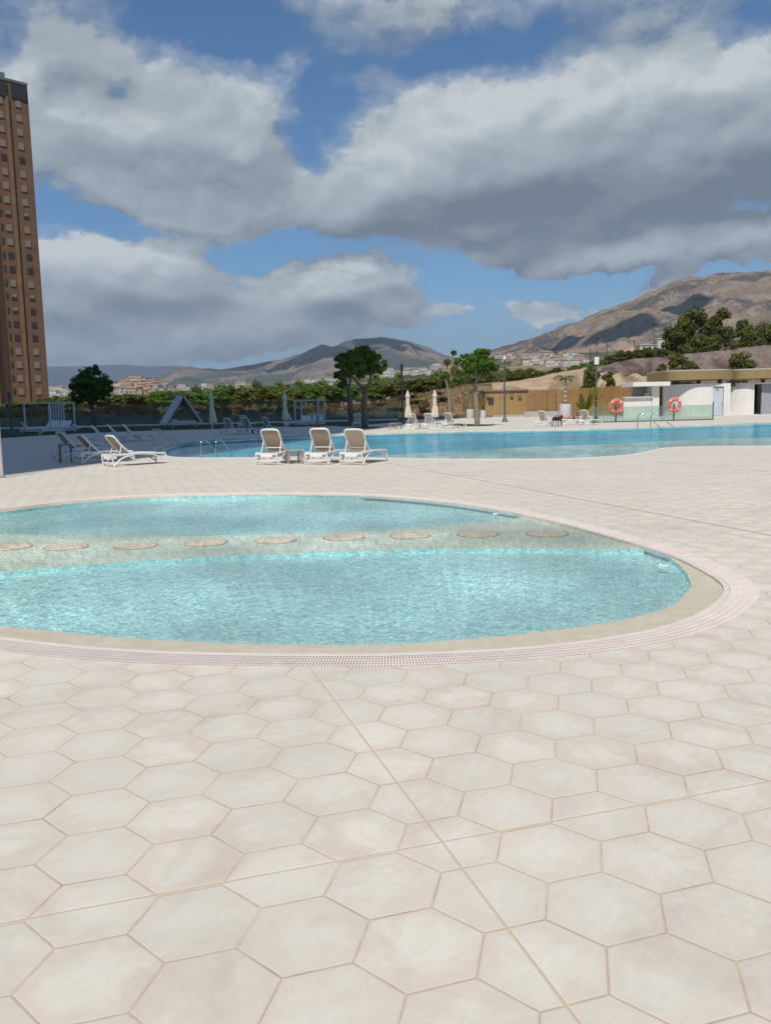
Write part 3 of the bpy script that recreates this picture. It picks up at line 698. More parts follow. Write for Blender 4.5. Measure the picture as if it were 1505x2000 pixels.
for (n, f, where, grp_, w) in [
    (46, lambda t, u: (228 + 92 * t, 772 - u * (30 - 34 * abs(t - 0.45))), "on the steep hill town behind the left tree", "houses of the hill town on the left", (4, 2, 4, 2, 1)),
    (16, lambda t, u: (98 + 60 * t, 776 - u * 12), "low on the plain beside the brick tower", "houses on the plain by the tower", (2, 4, 1, 2, 2)),
    (14, lambda t, u: (345 + 150 * t, 762 - u * 5), "scattered along the foot of the central mountain", "houses at the foot of the central mountain", (1, 4, 1, 2, 3)),
    (9, lambda t, u: (590 + 60 * t, 753 - u * 8), "in the hamlet left of the twin trees", "hamlet houses left of the twin trees", (2, 2, 1, 2, 1)),
    (26, lambda t, u: (742 + 135 * t, 738 - u * 17), "in the white town between the trees", "houses of the white town between the trees", (1, 5, 0, 3, 4)),
    (58, lambda t, u: (975 + 165 * t, 716 - u * 20), "in the town under the right mountain", "houses of the town under the right mountain", (3, 4, 2, 4, 2))]:
    for i in range(n):
        k = rh.choices(range(5), w)[0]; px, py = f(rh.random(), rh.random())
        place_house(px, py, k, kinds[k] + " " + where, grp_, rh.uniform(0.42, 0.72))
# bigger white villa beside an orange earthwork, above the rock cutting
vp = H(1268, 688, 420); vr = empty("hillside_villa", (vp.x, vp.y, vp.z))
MB().span((-6, -4, -12), (8, 4, 3.2)).span((3, -3, 3.2), (9, 4, 6.0)).build("wall", HW[1], vr)
MB().span((-6.4, -4.4, 3.2), (2.6, 4.4, 3.6)).span((2.6, -3.4, 6.0), (9.4, 4.4, 6.4)).build("roof", FLAT, vr)
for x in (-4, -1.2, 1.4, 5, 7): MB().span((x - .6, -4.08, 1), (x + .6, -3.9, 2.4)).build("window", GLASSD, vr)
tag(vr, "white flat-roofed villa next to bare orange earth above the rock face", "villa")
EARTH = land_mat("orange_earth", (0.52, 0.33, 0.19), (0.60, 0.42, 0.26), (0.42, 0.26, 0.15), 0.05, 0.2, 0.55)
ER = Hill([(1205, 690), (1222, 683), (1240, 675), (1275, 673), (1300, 676), (1330, 688)], 400, 435, 470, 5, 0.5, 10, 0.7, 0.1, 8.0)
ER.mesh("earth_mound", EARTH, 1205, 1330, 40, 12)

# ------------------------------------------------------------------ towers
BRICK = mat("brown_brick", (0.225, 0.122, 0.064), 0.85, 0.10, 0.5, bump=0.25, bscale=6)
BRICK2 = mat("ochre_brick", (0.26, 0.155, 0.072), 0.85, 0.10, 0.5, bump=0.25, bscale=6)
SHUT = mat("cream_shutter", (0.27, 0.235, 0.18), 0.7, 0.05, 3); DARKM = mat("dark_glazing", (0.055, 0.048, 0.045), 0.3, 0.1, 2)
TY = 181.0
def tx(px, Y): return (px - 752.5) / FOC * Y
c0 = Vector((H(94.5, 745, TY).x, TY, 0)); dirc = Vector((1, 1, 0)).normalized()
tw = empty("brick_tower", (c0.x, c0.y, -1.0))
ZT = H(46.5, 168, TY).z + 1.0
# footprint in local coordinates (origin at the far right corner): face C, recess wall B, face A
pC0 = -dirc * 7.6; pB0 = pC0 + Vector((-1.15, -2.9, 0)); pA0 = pB0 - dirc * 11
foot = [pA0, pB0, pC0, Vector((0, 0, 0)), Vector((-9, 9, 0)), Vector((-26, -4, 0))]
MB().prism([(p.x, p.y) for p in foot], 0, ZT).build("wall", BRICK, tw)
Mr = Matrix.Rotation(R(45), 4, 'Z')
nrm = Vector((1, -1, 0)).normalized()
# vertical pilaster between the two window columns, and the paler near wing
MB().box(-dirc * 4.35 + nrm * 0.12 + Vector((0, 0, ZT / 2 - 1.5)), (0.5, 0.34, ZT - 3), Mr.to_3x3()).build("pilaster", BRICK2, tw)
MB().box(pB0 - dirc * 5.6 + nrm * 0.12 + Vector((0, 0, 24)), (11.0, 0.3, 48), Mr.to_3x3()).build("lower_wing_face", BRICK2, tw)
# top storey: dark recessed glazing under a slab, glass rail
b = MB()
for s0, s1 in ((0.4, 3.4), (4.2, 7.2)): b.box(-dirc * (s0 + s1) / 2 + nrm * 0.05 + Vector((0, 0, ZT - 1.75)), (s1 - s0, 0.3, 2.6), Mr.to_3x3())
b.build("penthouse_glazing", DARKM, tw)
b = MB().prism([(p.x * 1.02 + .1, p.y * 1.02 - .1) for p in foot], ZT + 0.003, ZT + 0.5); b.build("roof_slab", mat("slab_grey", (0.20, 0.17, 0.15), 0.8), tw)
RAIL = mat("green_rail_glass", (0.16, 0.24, 0.23), 0.2, 0.05, 1)
b = MB()
for i in range(9):
    a = pA0 + (foot[1] - pA0) * 0 - dirc * 0
q0, q1 = pA0 * 0.97, pC0 * 0.97 + dirc * 3.5
for i in range(8):
    a = q0.lerp(q1, i / 8); c = q0.lerp(q1, (i + 0.92) / 8)
    b.bar((a.x - .6, a.y + .6, ZT + 1.2), (c.x - .6, c.y + .6, ZT + 1.2), 0.06, 1.1)
b.build("roof_rail", RAIL, tw)
def window_mesh(kind, w, h):
    b = MB().box((0, 0, 0), (w, 0.10, h)); return b
rows1 = "ssssdsssHssddsHHddssssHd"
rows2 = "ssssdsssHssddsHdddssssHs"
wm_cache = {}
def tower_window(pos, kind, w, h):
    key = (kind, w, h)
    if key not in wm_cache:
        fr = MB().box((0, 0, 0), (w, 0.12, h)).build("window", DARKM if kind in 'dH' else SHUT, tw)
        if kind == 'H': MB().box((0, -0.04, h * 0.22), (w * 0.94, 0.10, h * 0.5)).build("shutter", SHUT, fr)
        if kind == 's': MB().box((0, 0.0, -h / 2 - 0.05), (w * 1.12, 0.2, 0.08)).build("sill", BRICK2, fr)
        wm_cache[key] = fr; o = fr
    else: o = copy_tree(wm_cache[key], tw)
    o.location = pos; o.rotation_euler.z = R(45)
for i in range(24):
    z = ZT - 3.9 - i * 2.72
    if z < 2: break
    tower_window(-dirc * 5.75 + nrm * 0.02 + Vector((0, 0, z)), rows1[i], 1.1, 1.25)
    tower_window(-dirc * 2.1 + nrm * 0.02 + Vector((0, 0, z)), rows2[i], 1.1, 1.25)
    tower_window(-dirc * 7.15 + nrm * 0.02 + Vector((0, 0, z)), 'd', 0.36, 1.35)
for i in range(16):
    tower_window(pB0 - dirc * 2.3 + nrm * 0.28 + Vector((0, 0, 45.2 - i * 2.72)), "sssdssHsssssssHds"[i], 1.3, 1.4)
tag(tw, "very tall brown brick apartment tower at the left edge with shuttered windows", "apartment tower")
# the neighbouring tower behind the photographer's left shoulder; only its shadow reaches the terrace
ex, ey = -18.9, -9.0; sh_t = Vector((sd.x, sd.y, 0)).normalized(); lf = Vector((sh_t.y, -sh_t.x, 0)) 
if lf.x > 0: lf = -lf
t2 = empty("neighbour_tower", (ex, ey, -0.3)); HT = 156.0
b = MB(); fp = [Vector((0, 0, 0)), lf * 62, lf * 62 + sh_t * 20, sh_t * 20]
b.prism([(p.x, p.y) for p in fp], 0, HT).build("wall", HW[0], t2)
b = MB()
for k in range(1, 50): b.prism([(p.x, p.y) for p in (lf * 1 - sh_t * 0.9, lf * 61 - sh_t * 0.9, lf * 61 - sh_t * .01, lf * 1 - sh_t * .01)], k * 3.05, k * 3.05 + 0.9)
b.build("balconies", HW[1], t2)
tag(t2, "cream apartment tower outside the picture whose shadow covers the left of the terrace", "apartment tower")

# ------------------------------------------------------------------ plants
def leaf_mat(name, c1, c2, c3, trans=0.42):
    mt = bpy.data.materials.new(name); mt.use_nodes = True
    g = NG(mt.node_tree); b = g.n['Principled BSDF']; o = g.n['Material Output']
    ri = g.new('ShaderNodeNewGeometry').outputs['Random Per Island']
    P = g.new('ShaderNodeTexCoord').outputs['Object']
    n = g.noise(P, 1.1, 3, 0.6)
    c = g.ramp(g.m('ADD', g.m('MULTIPLY', ri, 0.55), g.m('MULTIPLY', n, 0.55)), [(0.2, c1), (0.55, c2), (0.9, c3)])
    g.put(b.inputs['Base Color'], c); b.inputs['Roughness'].default_value = 0.6; b.inputs['Specular IOR Level'].default_value = 0.25
    t = g.new('ShaderNodeBsdfTranslucent'); g.put(t.inputs[0], c)
    mx = g.new('ShaderNodeMixShader'); mx.inputs[0].default_value = trans
    g.l.new(b.outputs[0], mx.inputs[1]); g.l.new(t.outputs[0], mx.inputs[2]); g.l.new(mx.outputs[0], o.inputs[0])
    return mt
LGREEN = leaf_mat("glossy_leaves", (0.055, 0.11, 0.018), (0.115, 0.215, 0.028), (0.20, 0.33, 0.045))
LDARK = leaf_mat("dark_leaves", (0.06, 0.11, 0.025), (0.115, 0.20, 0.035), (0.19, 0.28, 0.055))
LOLIVE = leaf_mat("olive_leaves", (0.075, 0.09, 0.018), (0.145, 0.16, 0.028), (0.24, 0.235, 0.05))
LPINE = leaf_mat("pine_needles", (0.065, 0.08, 0.015), (0.135, 0.15, 0.024), (0.23, 0.225, 0.045))
LDRY = leaf_mat("dry_leaves", (0.15, 0.105, 0.04), (0.25, 0.175, 0.07), (0.34, 0.25, 0.11))
LYEL = leaf_mat("yellowing_fronds", (0.10, 0.11, 0.02), (0.26, 0.24, 0.04), (0.42, 0.34, 0.07))
BARK = mat("grey_brown_bark", (0.165, 0.125, 0.09), 0.9, 0.2, 7, bump=0.6)
BARKL = mat("pale_bark", (0.30, 0.235, 0.165), 0.9, 0.2, 7, bump=0.6)
LEAFK = 2.0
def leaves(b, c, rad, n, size, rnd, shell=0.55, asp=1.6):
    c = Vector(c); rad = Vector(rad)
    for _ in range(int(n * LEAFK)):
        d = Vector((rnd.gauss(0, 1), rnd.gauss(0, 1), rnd.gauss(0, 1))).normalized()
        r = shell + (1 - shell) * rnd.random() ** 0.6; r *= 1 + 0.16 * math.sin(d.x * 7 + c.x) * math.sin(d.y * 6 + c.z) + rnd.uniform(-.08, .08)
        p = c + Vector((d.x * rad.x, d.y * rad.y, d.z * rad.z)) * r
        u = Vector((rnd.gauss(0, 1), rnd.gauss(0, 1), rnd.gauss(0, 0.7))).normalized()
        w = u.cross(d + Vector((0, 0, 0.4))); w = w.normalized() if w.length > 1e-4 else u.orthogonal()
        s = size * rnd.uniform(0.8, 1.8); u = u * s * asp / 2; w = w * s / 2
        b.add([p - u, p + w * 0.9, p + u, p - w * 0.9], [(0, 1, 2, 3)])
def clumpy(b, c, rad, nblob, nleaf, size, rnd, flat=0.75):
    """a crown: many small leaf clumps spread through an ellipsoid"""
    c = Vector(c)
    nblob = int(nblob * 2.2)
    for i in range(nblob):
        d = Vector((rnd.gauss(0, 1), rnd.gauss(0, 1), rnd.gauss(0, 1))).normalized() * (rnd.random() ** 0.45) * 0.95
        p = c + Vector((d.x * rad[0], d.y * rad[1], d.z * rad[2])); q = rnd.uniform(0.16, 0.36) * (rad[0] + rad[1]) / 2
        leaves(b, p, (q, q, q * flat), nleaf // nblob, size * .8, rnd, 0.1)
def limb(b, pts, r0, r1, n=8):
    P = spline([Vector(p) for p in pts], 4, False); b.tube(P, [r0 + (r1 - r0) * i / (len(P) - 1) for i in range(len(P))], n)
def plant(name, loc, label, cat, trunk, crown, leafm, bark, group=None, rnd=None, rz=0):
    r = empty(name, loc, rz)
    if trunk.v: trunk.build("trunk", bark, r, True)
    if crown is not None and crown.v: crown.build("crown", leafm, r)
    return tag(r, label, cat, group)
rp = random.Random(5)
# tree on the left lawn
B = G(183, 838); t = MB(); c = MB(); Y = B.y; k = Y / FOC
limb(t, [(0, 0, -.1), (.1, .05, 1.2), (-.05, 0, 2.3)], .27, .2); limb(t, [(-.05, 0, 2.2), (-.7, .1, 3.2), (-1.3, .2, 4.2)], .15, .05); limb(t, [(-.05, 0, 2.2), (.7, -.2, 3.2), (1.2, .1, 4.4)], .14, .05); limb(t, [(0, 0, 2.3), (.1, .3, 3.6), (0, .2, 5)], .13, .04)
for (x, z, q, n) in ((-.2, 4.6, 1.35, 1500), (.9, 4.3, 1.2, 1100), (-1.1, 3.8, 1.15, 1000), (.2, 5.7, .8, 600), (-1.5, 2.9, .7, 420), (.9, 3.3, .9, 500), (1.5, 3.6, .6, 300), (-.6, 5.5, .65, 300), (0, 4.4, 1.7, 1900), (0, 3.5, 1.3, 1000), (-1.6, 3.9, .6, 300), (1.6, 4.4, .5, 240)): clumpy(c, (x, rp.uniform(-.4, .4), z), (q, q, q * .8), 9, n, .15, rp)
plant("ficus_tree", B, "dark round-crowned tree alone on the left lawn near the canopy bed", "tree", t, c, LDARK, BARK)
# twin trees in the middle
B = G(687, 832); t = MB(); c = MB()
limb(t, [(0, 0, -.1), (-.1, 0, 1.6), (-.2, 0, 3.1)], .24, .19); limb(t, [(-.2, 0, 3.0), (-.4, 0, 3.8), (-.6, 0, 4.8)], .15, .06); limb(t, [(-.2, 0, 3.0), (0, 0, 3.9), (.25, 0, 5)], .12, .05)
for (x, z, q, n) in ((-.55, 5.4, 1.05, 1100), (.2, 5.8, .95, 900), (-.9, 4.4, .65, 480), (-.7, 3.4, .42, 190), (-.2, 4.6, .7, 400)): clumpy(c, (x, rp.uniform(-.3, .3), z), (q, q, q * .85), 8, n, .15, rp)
plant("street_tree", B, "slim dark green tree behind left, its crown merging with a bigger one", "tree", t, c, LDARK, BARK)
B = G(712, 836); t = MB(); c = MB()
limb(t, [(0, 0, -.1), (.0, 0, 1.4), (.12, 0, 2.9)], .27, .2); limb(t, [(.1, 0, 2.8), (-.6, 0, 3.6), (-1.2, .1, 4.5)], .14, .05); limb(t, [(.12, 0, 2.8), (.5, 0, 3.6), (.6, .1, 4.6)], .13, .05)
for (x, z, q, n) in ((-.7, 5.0, 1.15, 1300), (.3, 5.2, 1.15, 1300), (1.0, 4.7, .75, 600), (-.1, 5.9, .6, 400), (-1.3, 4.6, .7, 450), (1.2, 4.2, .5, 260), (-.1, 4.8, 1.3, 1500)): clumpy(c, (x, rp.uniform(-.4, .4), z), (q, q, q * .8), 8, n, .15, rp)
plant("street_tree", B, "broad green tree with forked trunk in front of its slimmer neighbour", "tree", t, c, LGREEN, BARK)
# thin half bare tree and bright tree to its right
B = G(881, 831); t = MB(); c = MB()
limb(t, [(0, 0, -.1), (-.1, 0, 1.2), (-.15, 0, 2.35)], .15, .12); limb(t, [(-.15, 0, 2.3), (-.35, 0, 3.6), (-.2, 0, 5.2)], .085, .03); limb(t, [(-.15, 0, 2.3), (.0, 0, 3.7), (.25, 0, 5.7)], .085, .02); limb(t, [(-.3, 0, 3.2), (-.55, 0, 4.1), (-.5, 0, 4.8)], .05, .02); limb(t, [(.05, 0, 3.6), (.5, 0, 4.2), (.6, 0, 4.9)], .05, .02)
for (x, z, q, n) in ((.25, 5.6, .22, 50), (-.25, 4.9, .3, 70), (.35, 4.2, .4, 70), (-.4, 3.9, .3, 50), (.5, 4.9, .3, 40), (.1, 3.2, .35, 60)): leaves(c, (x, 0, z), (q, q, q), n, .11, rp, .2)
plant("young_tree", B, "thin half bare tree with brown twigs beside the bright green tree", "tree", t, c, LOLIVE, BARKL)
B = G(932, 832); t = MB(); c = MB()
limb(t, [(0, 0, -.1), (-.08, 0, 1.5), (-.15, 0, 3.1)], .21, .15); limb(t, [(-.15, 0, 3), (-.05, 0, 3.6), (-.4, 0, 4.5)], .11, .05); limb(t, [(-.1, 0, 3.2), (.3, 0, 3.9), (.7, .1, 4.6)], .1, .04)
for (x, z, q, n) in ((-.6, 4.5, .95, 900), (.3, 4.9, .95, 900), (1.1, 4.6, .7, 500), (-.2, 5.2, .7, 450), (-1.0, 4.9, .5, 280), (1.3, 4.2, .45, 200), (.6, 5.4, .4, 200), (.5, 4.0, .5, 240), (.2, 4.7, 1.15, 1200)): clumpy(c, (x, rp.uniform(-.4, .4), z), (q, q, q * .8), 8, n, .14, rp)
plant("street_tree", B, "bright green sunlit tree with pale trunk beside the ochre pavilion", "tree", t, c, LGREEN, BARKL)
# dark discs laid down as the crowns' shade at the trees' feet
SOIL_SHADE = mat("soil_and_shade", (0.055, 0.05, 0.03), 0.95, 0.2, 8, bump=0.5)
for (px, py, lb) in ((932, 831.5, "dark planted soil ring round the bright tree's foot"), (893, 830.5, "dark disc painting crown shadow right of the thin bare tree"), (687, 832, "dark disc painting shade under the slim twin tree"), (712, 836.5, "dark disc painting shade under the broad twin tree")):
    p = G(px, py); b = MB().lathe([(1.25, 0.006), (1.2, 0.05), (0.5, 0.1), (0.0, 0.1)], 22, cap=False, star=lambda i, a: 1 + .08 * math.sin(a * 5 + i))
    tag(b.build("crown_shade", SOIL_SHADE, None, False, 0, p), lb, "shade disc")
# pines on the cutting
def pine(px, py_top, px0, px1, D, base_z, label, name="pine_tree", group=None, lm=LPINE, base_frac=0.35, n=2600, ls=.2, trunk_px=None):
    top = H((px0 + px1) / 2, py_top, D); w = (px1 - px0) / FOC * D; h = top.z - base_z
    r = Vector((top.x, D, base_z)); t = MB(); c = MB(); tx_ = ((trunk_px - (px0 + px1) / 2) / FOC * D) if trunk_px else 0
    limb(t, [(tx_, 0, -.4), (tx_ * .9, 0, h * .4), (tx_ * .5, 0, h * .7)], .2, .07)
    for a in (-1, 1): limb(t, [(tx_ * .8, 0, h * .45), (a * w * .18, 0, h * .62), (a * w * .3, 0, h * .75)], .1, .03)
    m_ = 15
    for i in range(m_):
        zf = base_frac + (1 - base_frac) * (i + .5) / m_
        wf = math.sin(math.pi * min(1, 0.22 + 0.70 * (i + .5) / m_)) * .5
        x = rp.uniform(-wf, wf) * w * .8; q = w * rp.uniform(.19, .28)
        leaves(c, (x, rp.uniform(-.3, .3) * w * .4, h * zf - q * .3), (q, q, q * .75), n // m_, ls, rp, .2, 2.2)
    return plant(name, r, label, "tree", t, c, lm, BARK, group)
zr = lambda px, D: ROCKS.z(px, D, False)
pine(0, 606, 1316, 1398, 138, zr(1357, 138), "tallest rounded pine above the rock face, left of the bare trunk", base_frac=.08, n=3600)
pine(0, 603, 1385, 1430, 136, zr(1408, 136), "slender pine with visible bare trunk on top of the rock face", trunk_px=1412, n=1500)
pine(0, 640, 1288, 1335, 140, zr(1310, 140), "low dark pine at the left end of the grove on the rock face", base_frac=.05, n=1700)
pine(0, 657, 1340, 1405, 133, zr(1370, 133), "low light green bush pine in front of the grove", base_frac=.05, n=1700)
pine(0, 626, 1424, 1475, 150, zr(1450, 150), "pine just right of the bare trunk, behind the wire fence", base_frac=.05, n=1900)
pine(0, 632, 1465, 1530, 150, zr(1500, 150), "pine at the right picture edge on the rock face", base_frac=.05, n=1900)
pine(0, 640, 1398, 1440, 146, zr(1420, 146), "dense bushy pine behind the bare trunk on the rock face", base_frac=.03, n=1700)
pine(0, 648, 1440, 1495, 142, zr(1468, 142), "broad low pine in the right part of the grove", base_frac=.03, n=1900)
pine(0, 690, 1300, 1350, 119, -.3, "yellow green pine rising in front of the rock face, left of the gold roof", base_frac=.12, n=2200, ls=.17)
pine(0, 712, 1272, 1310, 118, -.3, "shorter pine leaning on the yellow green one by the booth roof", base_frac=.3, n=1300, ls=.17)
pine(0, 706, 1340, 1366, 119, -.3, "small pine tuft behind the left gold roof", base_frac=.3, n=800, ls=.17)
pine(0, 692, 1415, 1477, 120, 1.0, "rounded pine crown showing over the joint of the gold roofs", base_frac=.45, n=1800, ls=.17)
pine(0, 715, 1130, 1178, 119, -.3, "dark bushy pine behind the slat screen by the tall lamp", base_frac=.12, n=1800, ls=.17)
pine(0, 728, 1168, 1205, 118, -.3, "small dark pine right of the lamp post with a white box", base_frac=.2, n=1200, ls=.17)
# belt of bushes and small trees beyond the fence: five kinds, copied
def bush_proto(lm, name, n, tall, seed):
    rnd = random.Random(seed); t = MB(); c = MB()
    limb(t, [(0, 0, -.3), (.02, 0, .3), (0, .02, .6)], .05, .02, 6)
    for i in range(9):
        a = rnd.uniform(0, 6.28); rr = rnd.uniform(.05, .36); z = rnd.uniform(.3, .86) if tall else rnd.uniform(.22, .8)
        q = rnd.uniform(.16, .27) * (1.1 - .35 * z); leaves(c, (rr * math.cos(a) * (1.2 - z * .6), rr * math.sin(a), z), (q * 1.15, q, q), n // 9, .055, rnd, .25, 1.8)
    return plant(name, (0, 0, -500), None, None, t, c, lm, BARK)
bp_ = [bush_proto(LOLIVE, "bushy_tree", 1000, True, 1), bush_proto(LGREEN, "bushy_tree", 1000, True, 2), bush_proto(LPINE, "small_pine", 1000, True, 3), bush_proto(LDRY, "dry_shrub", 800, False, 4), bush_proto(LDARK, "dark_conifer", 1000, True, 6)]
blab = ["olive green bushy tree in the belt beyond the slat fence", "fresh green bushy tree in the belt beyond the slat fence", "yellowish small pine in the belt beyond the slat fence", "dry brown shrub on the bank behind the slat fence", "dark conifer sticking out above the tree belt"]
bused = set(); rb = random.Random(21)
def put_bush(k, px, py_top, D, zb, wf, label=None, group="trees and shrubs in the belt beyond the fence"):
    o = bp_[k] if k not in bused else copy_tree(bp_[k]); bused.add(k)
    top = H(px, py_top, D); h = max(.5, top.z - zb)
    o.location = (top.x, D, zb); o.scale = (wf, wf, h); o.rotation_euler.z = rb.uniform(0, 6.28)
    tag(o, label or blab[k], "shrub" if k == 3 else "tree", group)
topline = [(-20, 790), (60, 785), (95, 778), (130, 772), (200, 768), (260, 770), (330, 762), (380, 765), (450, 753), (500, 757), (560, 750), (640, 756), (700, 752), (760, 742), (800, 740), (860, 735), (905, 722), (960, 728)]
for i in range(64):
    px = -10 + 960 * (i + rb.uniform(.1, .9)) / 64; D = rb.uniform(118, 150)
    put_bush(rb.choices((0, 1, 2, 4), (5, 4, 4, 1))[0], px, interp(topline, px) + rb.uniform(-4, 7), D, BANKL.z(px, min(D, 148), False), rb.uniform(3.4, 5.6))
for i in range(46):
    px = -10 + 890 * (i + rb.uniform(.1, .9)) / 46; D = rb.uniform(101, 113)
    put_bush(rb.choices((3, 0, 2), (9, 1, 1))[0], px, interp([(-10, 800), (300, 789), (640, 789), (760, 788), (840, 778), (900, 765)], px) + rb.uniform(-7, 8), D, BANKL.z(px, D, False), rb.uniform(1.8, 3.4))
for i in range(34):
    px = 880 + 330 * (i + rb.uniform(.1, .9)) / 34; D = rb.uniform(140, 168)
    put_bush(rb.choices((0, 1, 2, 3), (4, 2, 4, 1))[0], px, interp([(880, 722), (950, 727), (1000, 722), (1060, 722), (1110, 716), (1150, 706), (1210, 694)], px) + rb.uniform(-4, 6), D, 1.5 if px < 1000 else 4.0, rb.uniform(3, 5), blab[[0, 1, 2, 3].index(0)] if False else None, "shrubs above the sandy bank")
for o in [q for q in COL.objects if q.get('group') == "shrubs above the sandy bank"]:
    o['label'] = {"bushy_tree": "green bushy shrub along the top of the sandy bank", "small_pine": "yellowish shrub along the top of the sandy bank", "dry_shrub": "dry brown shrub along the top of the sandy bank"}[o.name.split('.')[0]]
for px, py in ((503, 742), (545, 744), (585, 741), (622, 741), (385, 752), (440, 750), (660, 742), (730, 728), (300, 762), (470, 753), (778, 726), (850, 722)):
    put_bush(4, px, py, 210 + rb.uniform(0, 60), -.3, rb.uniform(4, 6))
for i in range(16):
    px = 1190 + 110 * (i + rb.random()) / 16; D = rb.uniform(131, 137)
    put_bush(rb.choice((0, 2, 0, 3)), px, interp([(1190, 686), (1240, 684), (1300, 676)], px) + rb.uniform(-2, 8), D, zr(px, D) - .2, rb.uniform(1.8, 3), "low green shrub along the top edge of the rock face", "shrubs on the rock face's edge")
# dry grass on the bank: nobody could count it
b = MB(); rg = random.Random(3)
for _ in range(9000):
    px = rg.uniform(-40, 930); D = 98.3 + rg.random() ** 1.3 * 15; z = BANKL.z(px, D, True); x = BANKL.dirx(px) * D
    h = rg.uniform(.2, .6); a = rg.uniform(0, 3.14); w = .06; dx_ = math.cos(a) * w; dy_ = math.sin(a) * w; l = rg.uniform(-.2, .2)
    b.add([(x - dx_, D - dy_, z - .05), (x + dx_, D + dy_, z - .05), (x + l, D + l * .5, z + h)], [(0, 1, 2)])
tag(b.build("dry_grass", LDRY), "dry straw coloured grass covering the bank behind the fence", "grass", kind='stuff')
# lawn
LAWN = mat("lawn_green", (0.028, 0.055, 0.014), 0.9, 0.3, 3, bump=0.8, bscale=40)
lawn_px = [(-160, 862), (0, 856), (100, 849.5), (200, 845), (300, 841), (430, 838), (560, 834), (640, 832), (700, 830.5), (760, 826), (785, 823), (790, 821)]
lp = [G(*p) for p in lawn_px]; lp = [Vector((p.x, min(p.y, 94.2), 0)) for p in lp]
LP = ccw(spline(lp, 4, False) + [Vector((1.2, 94.4, 0)), Vector((-47.5, 94.4, 0))])
V, T = tri_regions([LP], [], lambda x, y: 'g' if inside(x, y, LP) else None)
lw = MB().add([(p.x, p.y, 0.012) for p in V], T['g'])
tag(lw.build("lawn", LAWN), "dark green lawn strip in front of the slat fence", "lawn", kind='stuff')
b = MB()
for _ in range(16000):
    x = rg.uniform(-47, 1); y = rg.uniform(58, 94)
    if not inside(x, y, LP): continue
    h = rg.uniform(.04, .10); a = rg.uniform(0, 3.14); dx_ = math.cos(a) * .03; dy_ = math.sin(a) * .03
    b.add([(x - dx_, y - dy_, .012), (x + dx_, y + dy_, .012), (x + rg.uniform(-.04, .04), y, h)], [(0, 1, 2)])
tag(b.build("grass_blades", LDARK), "short green blades of the lawn", "grass", kind='stuff')

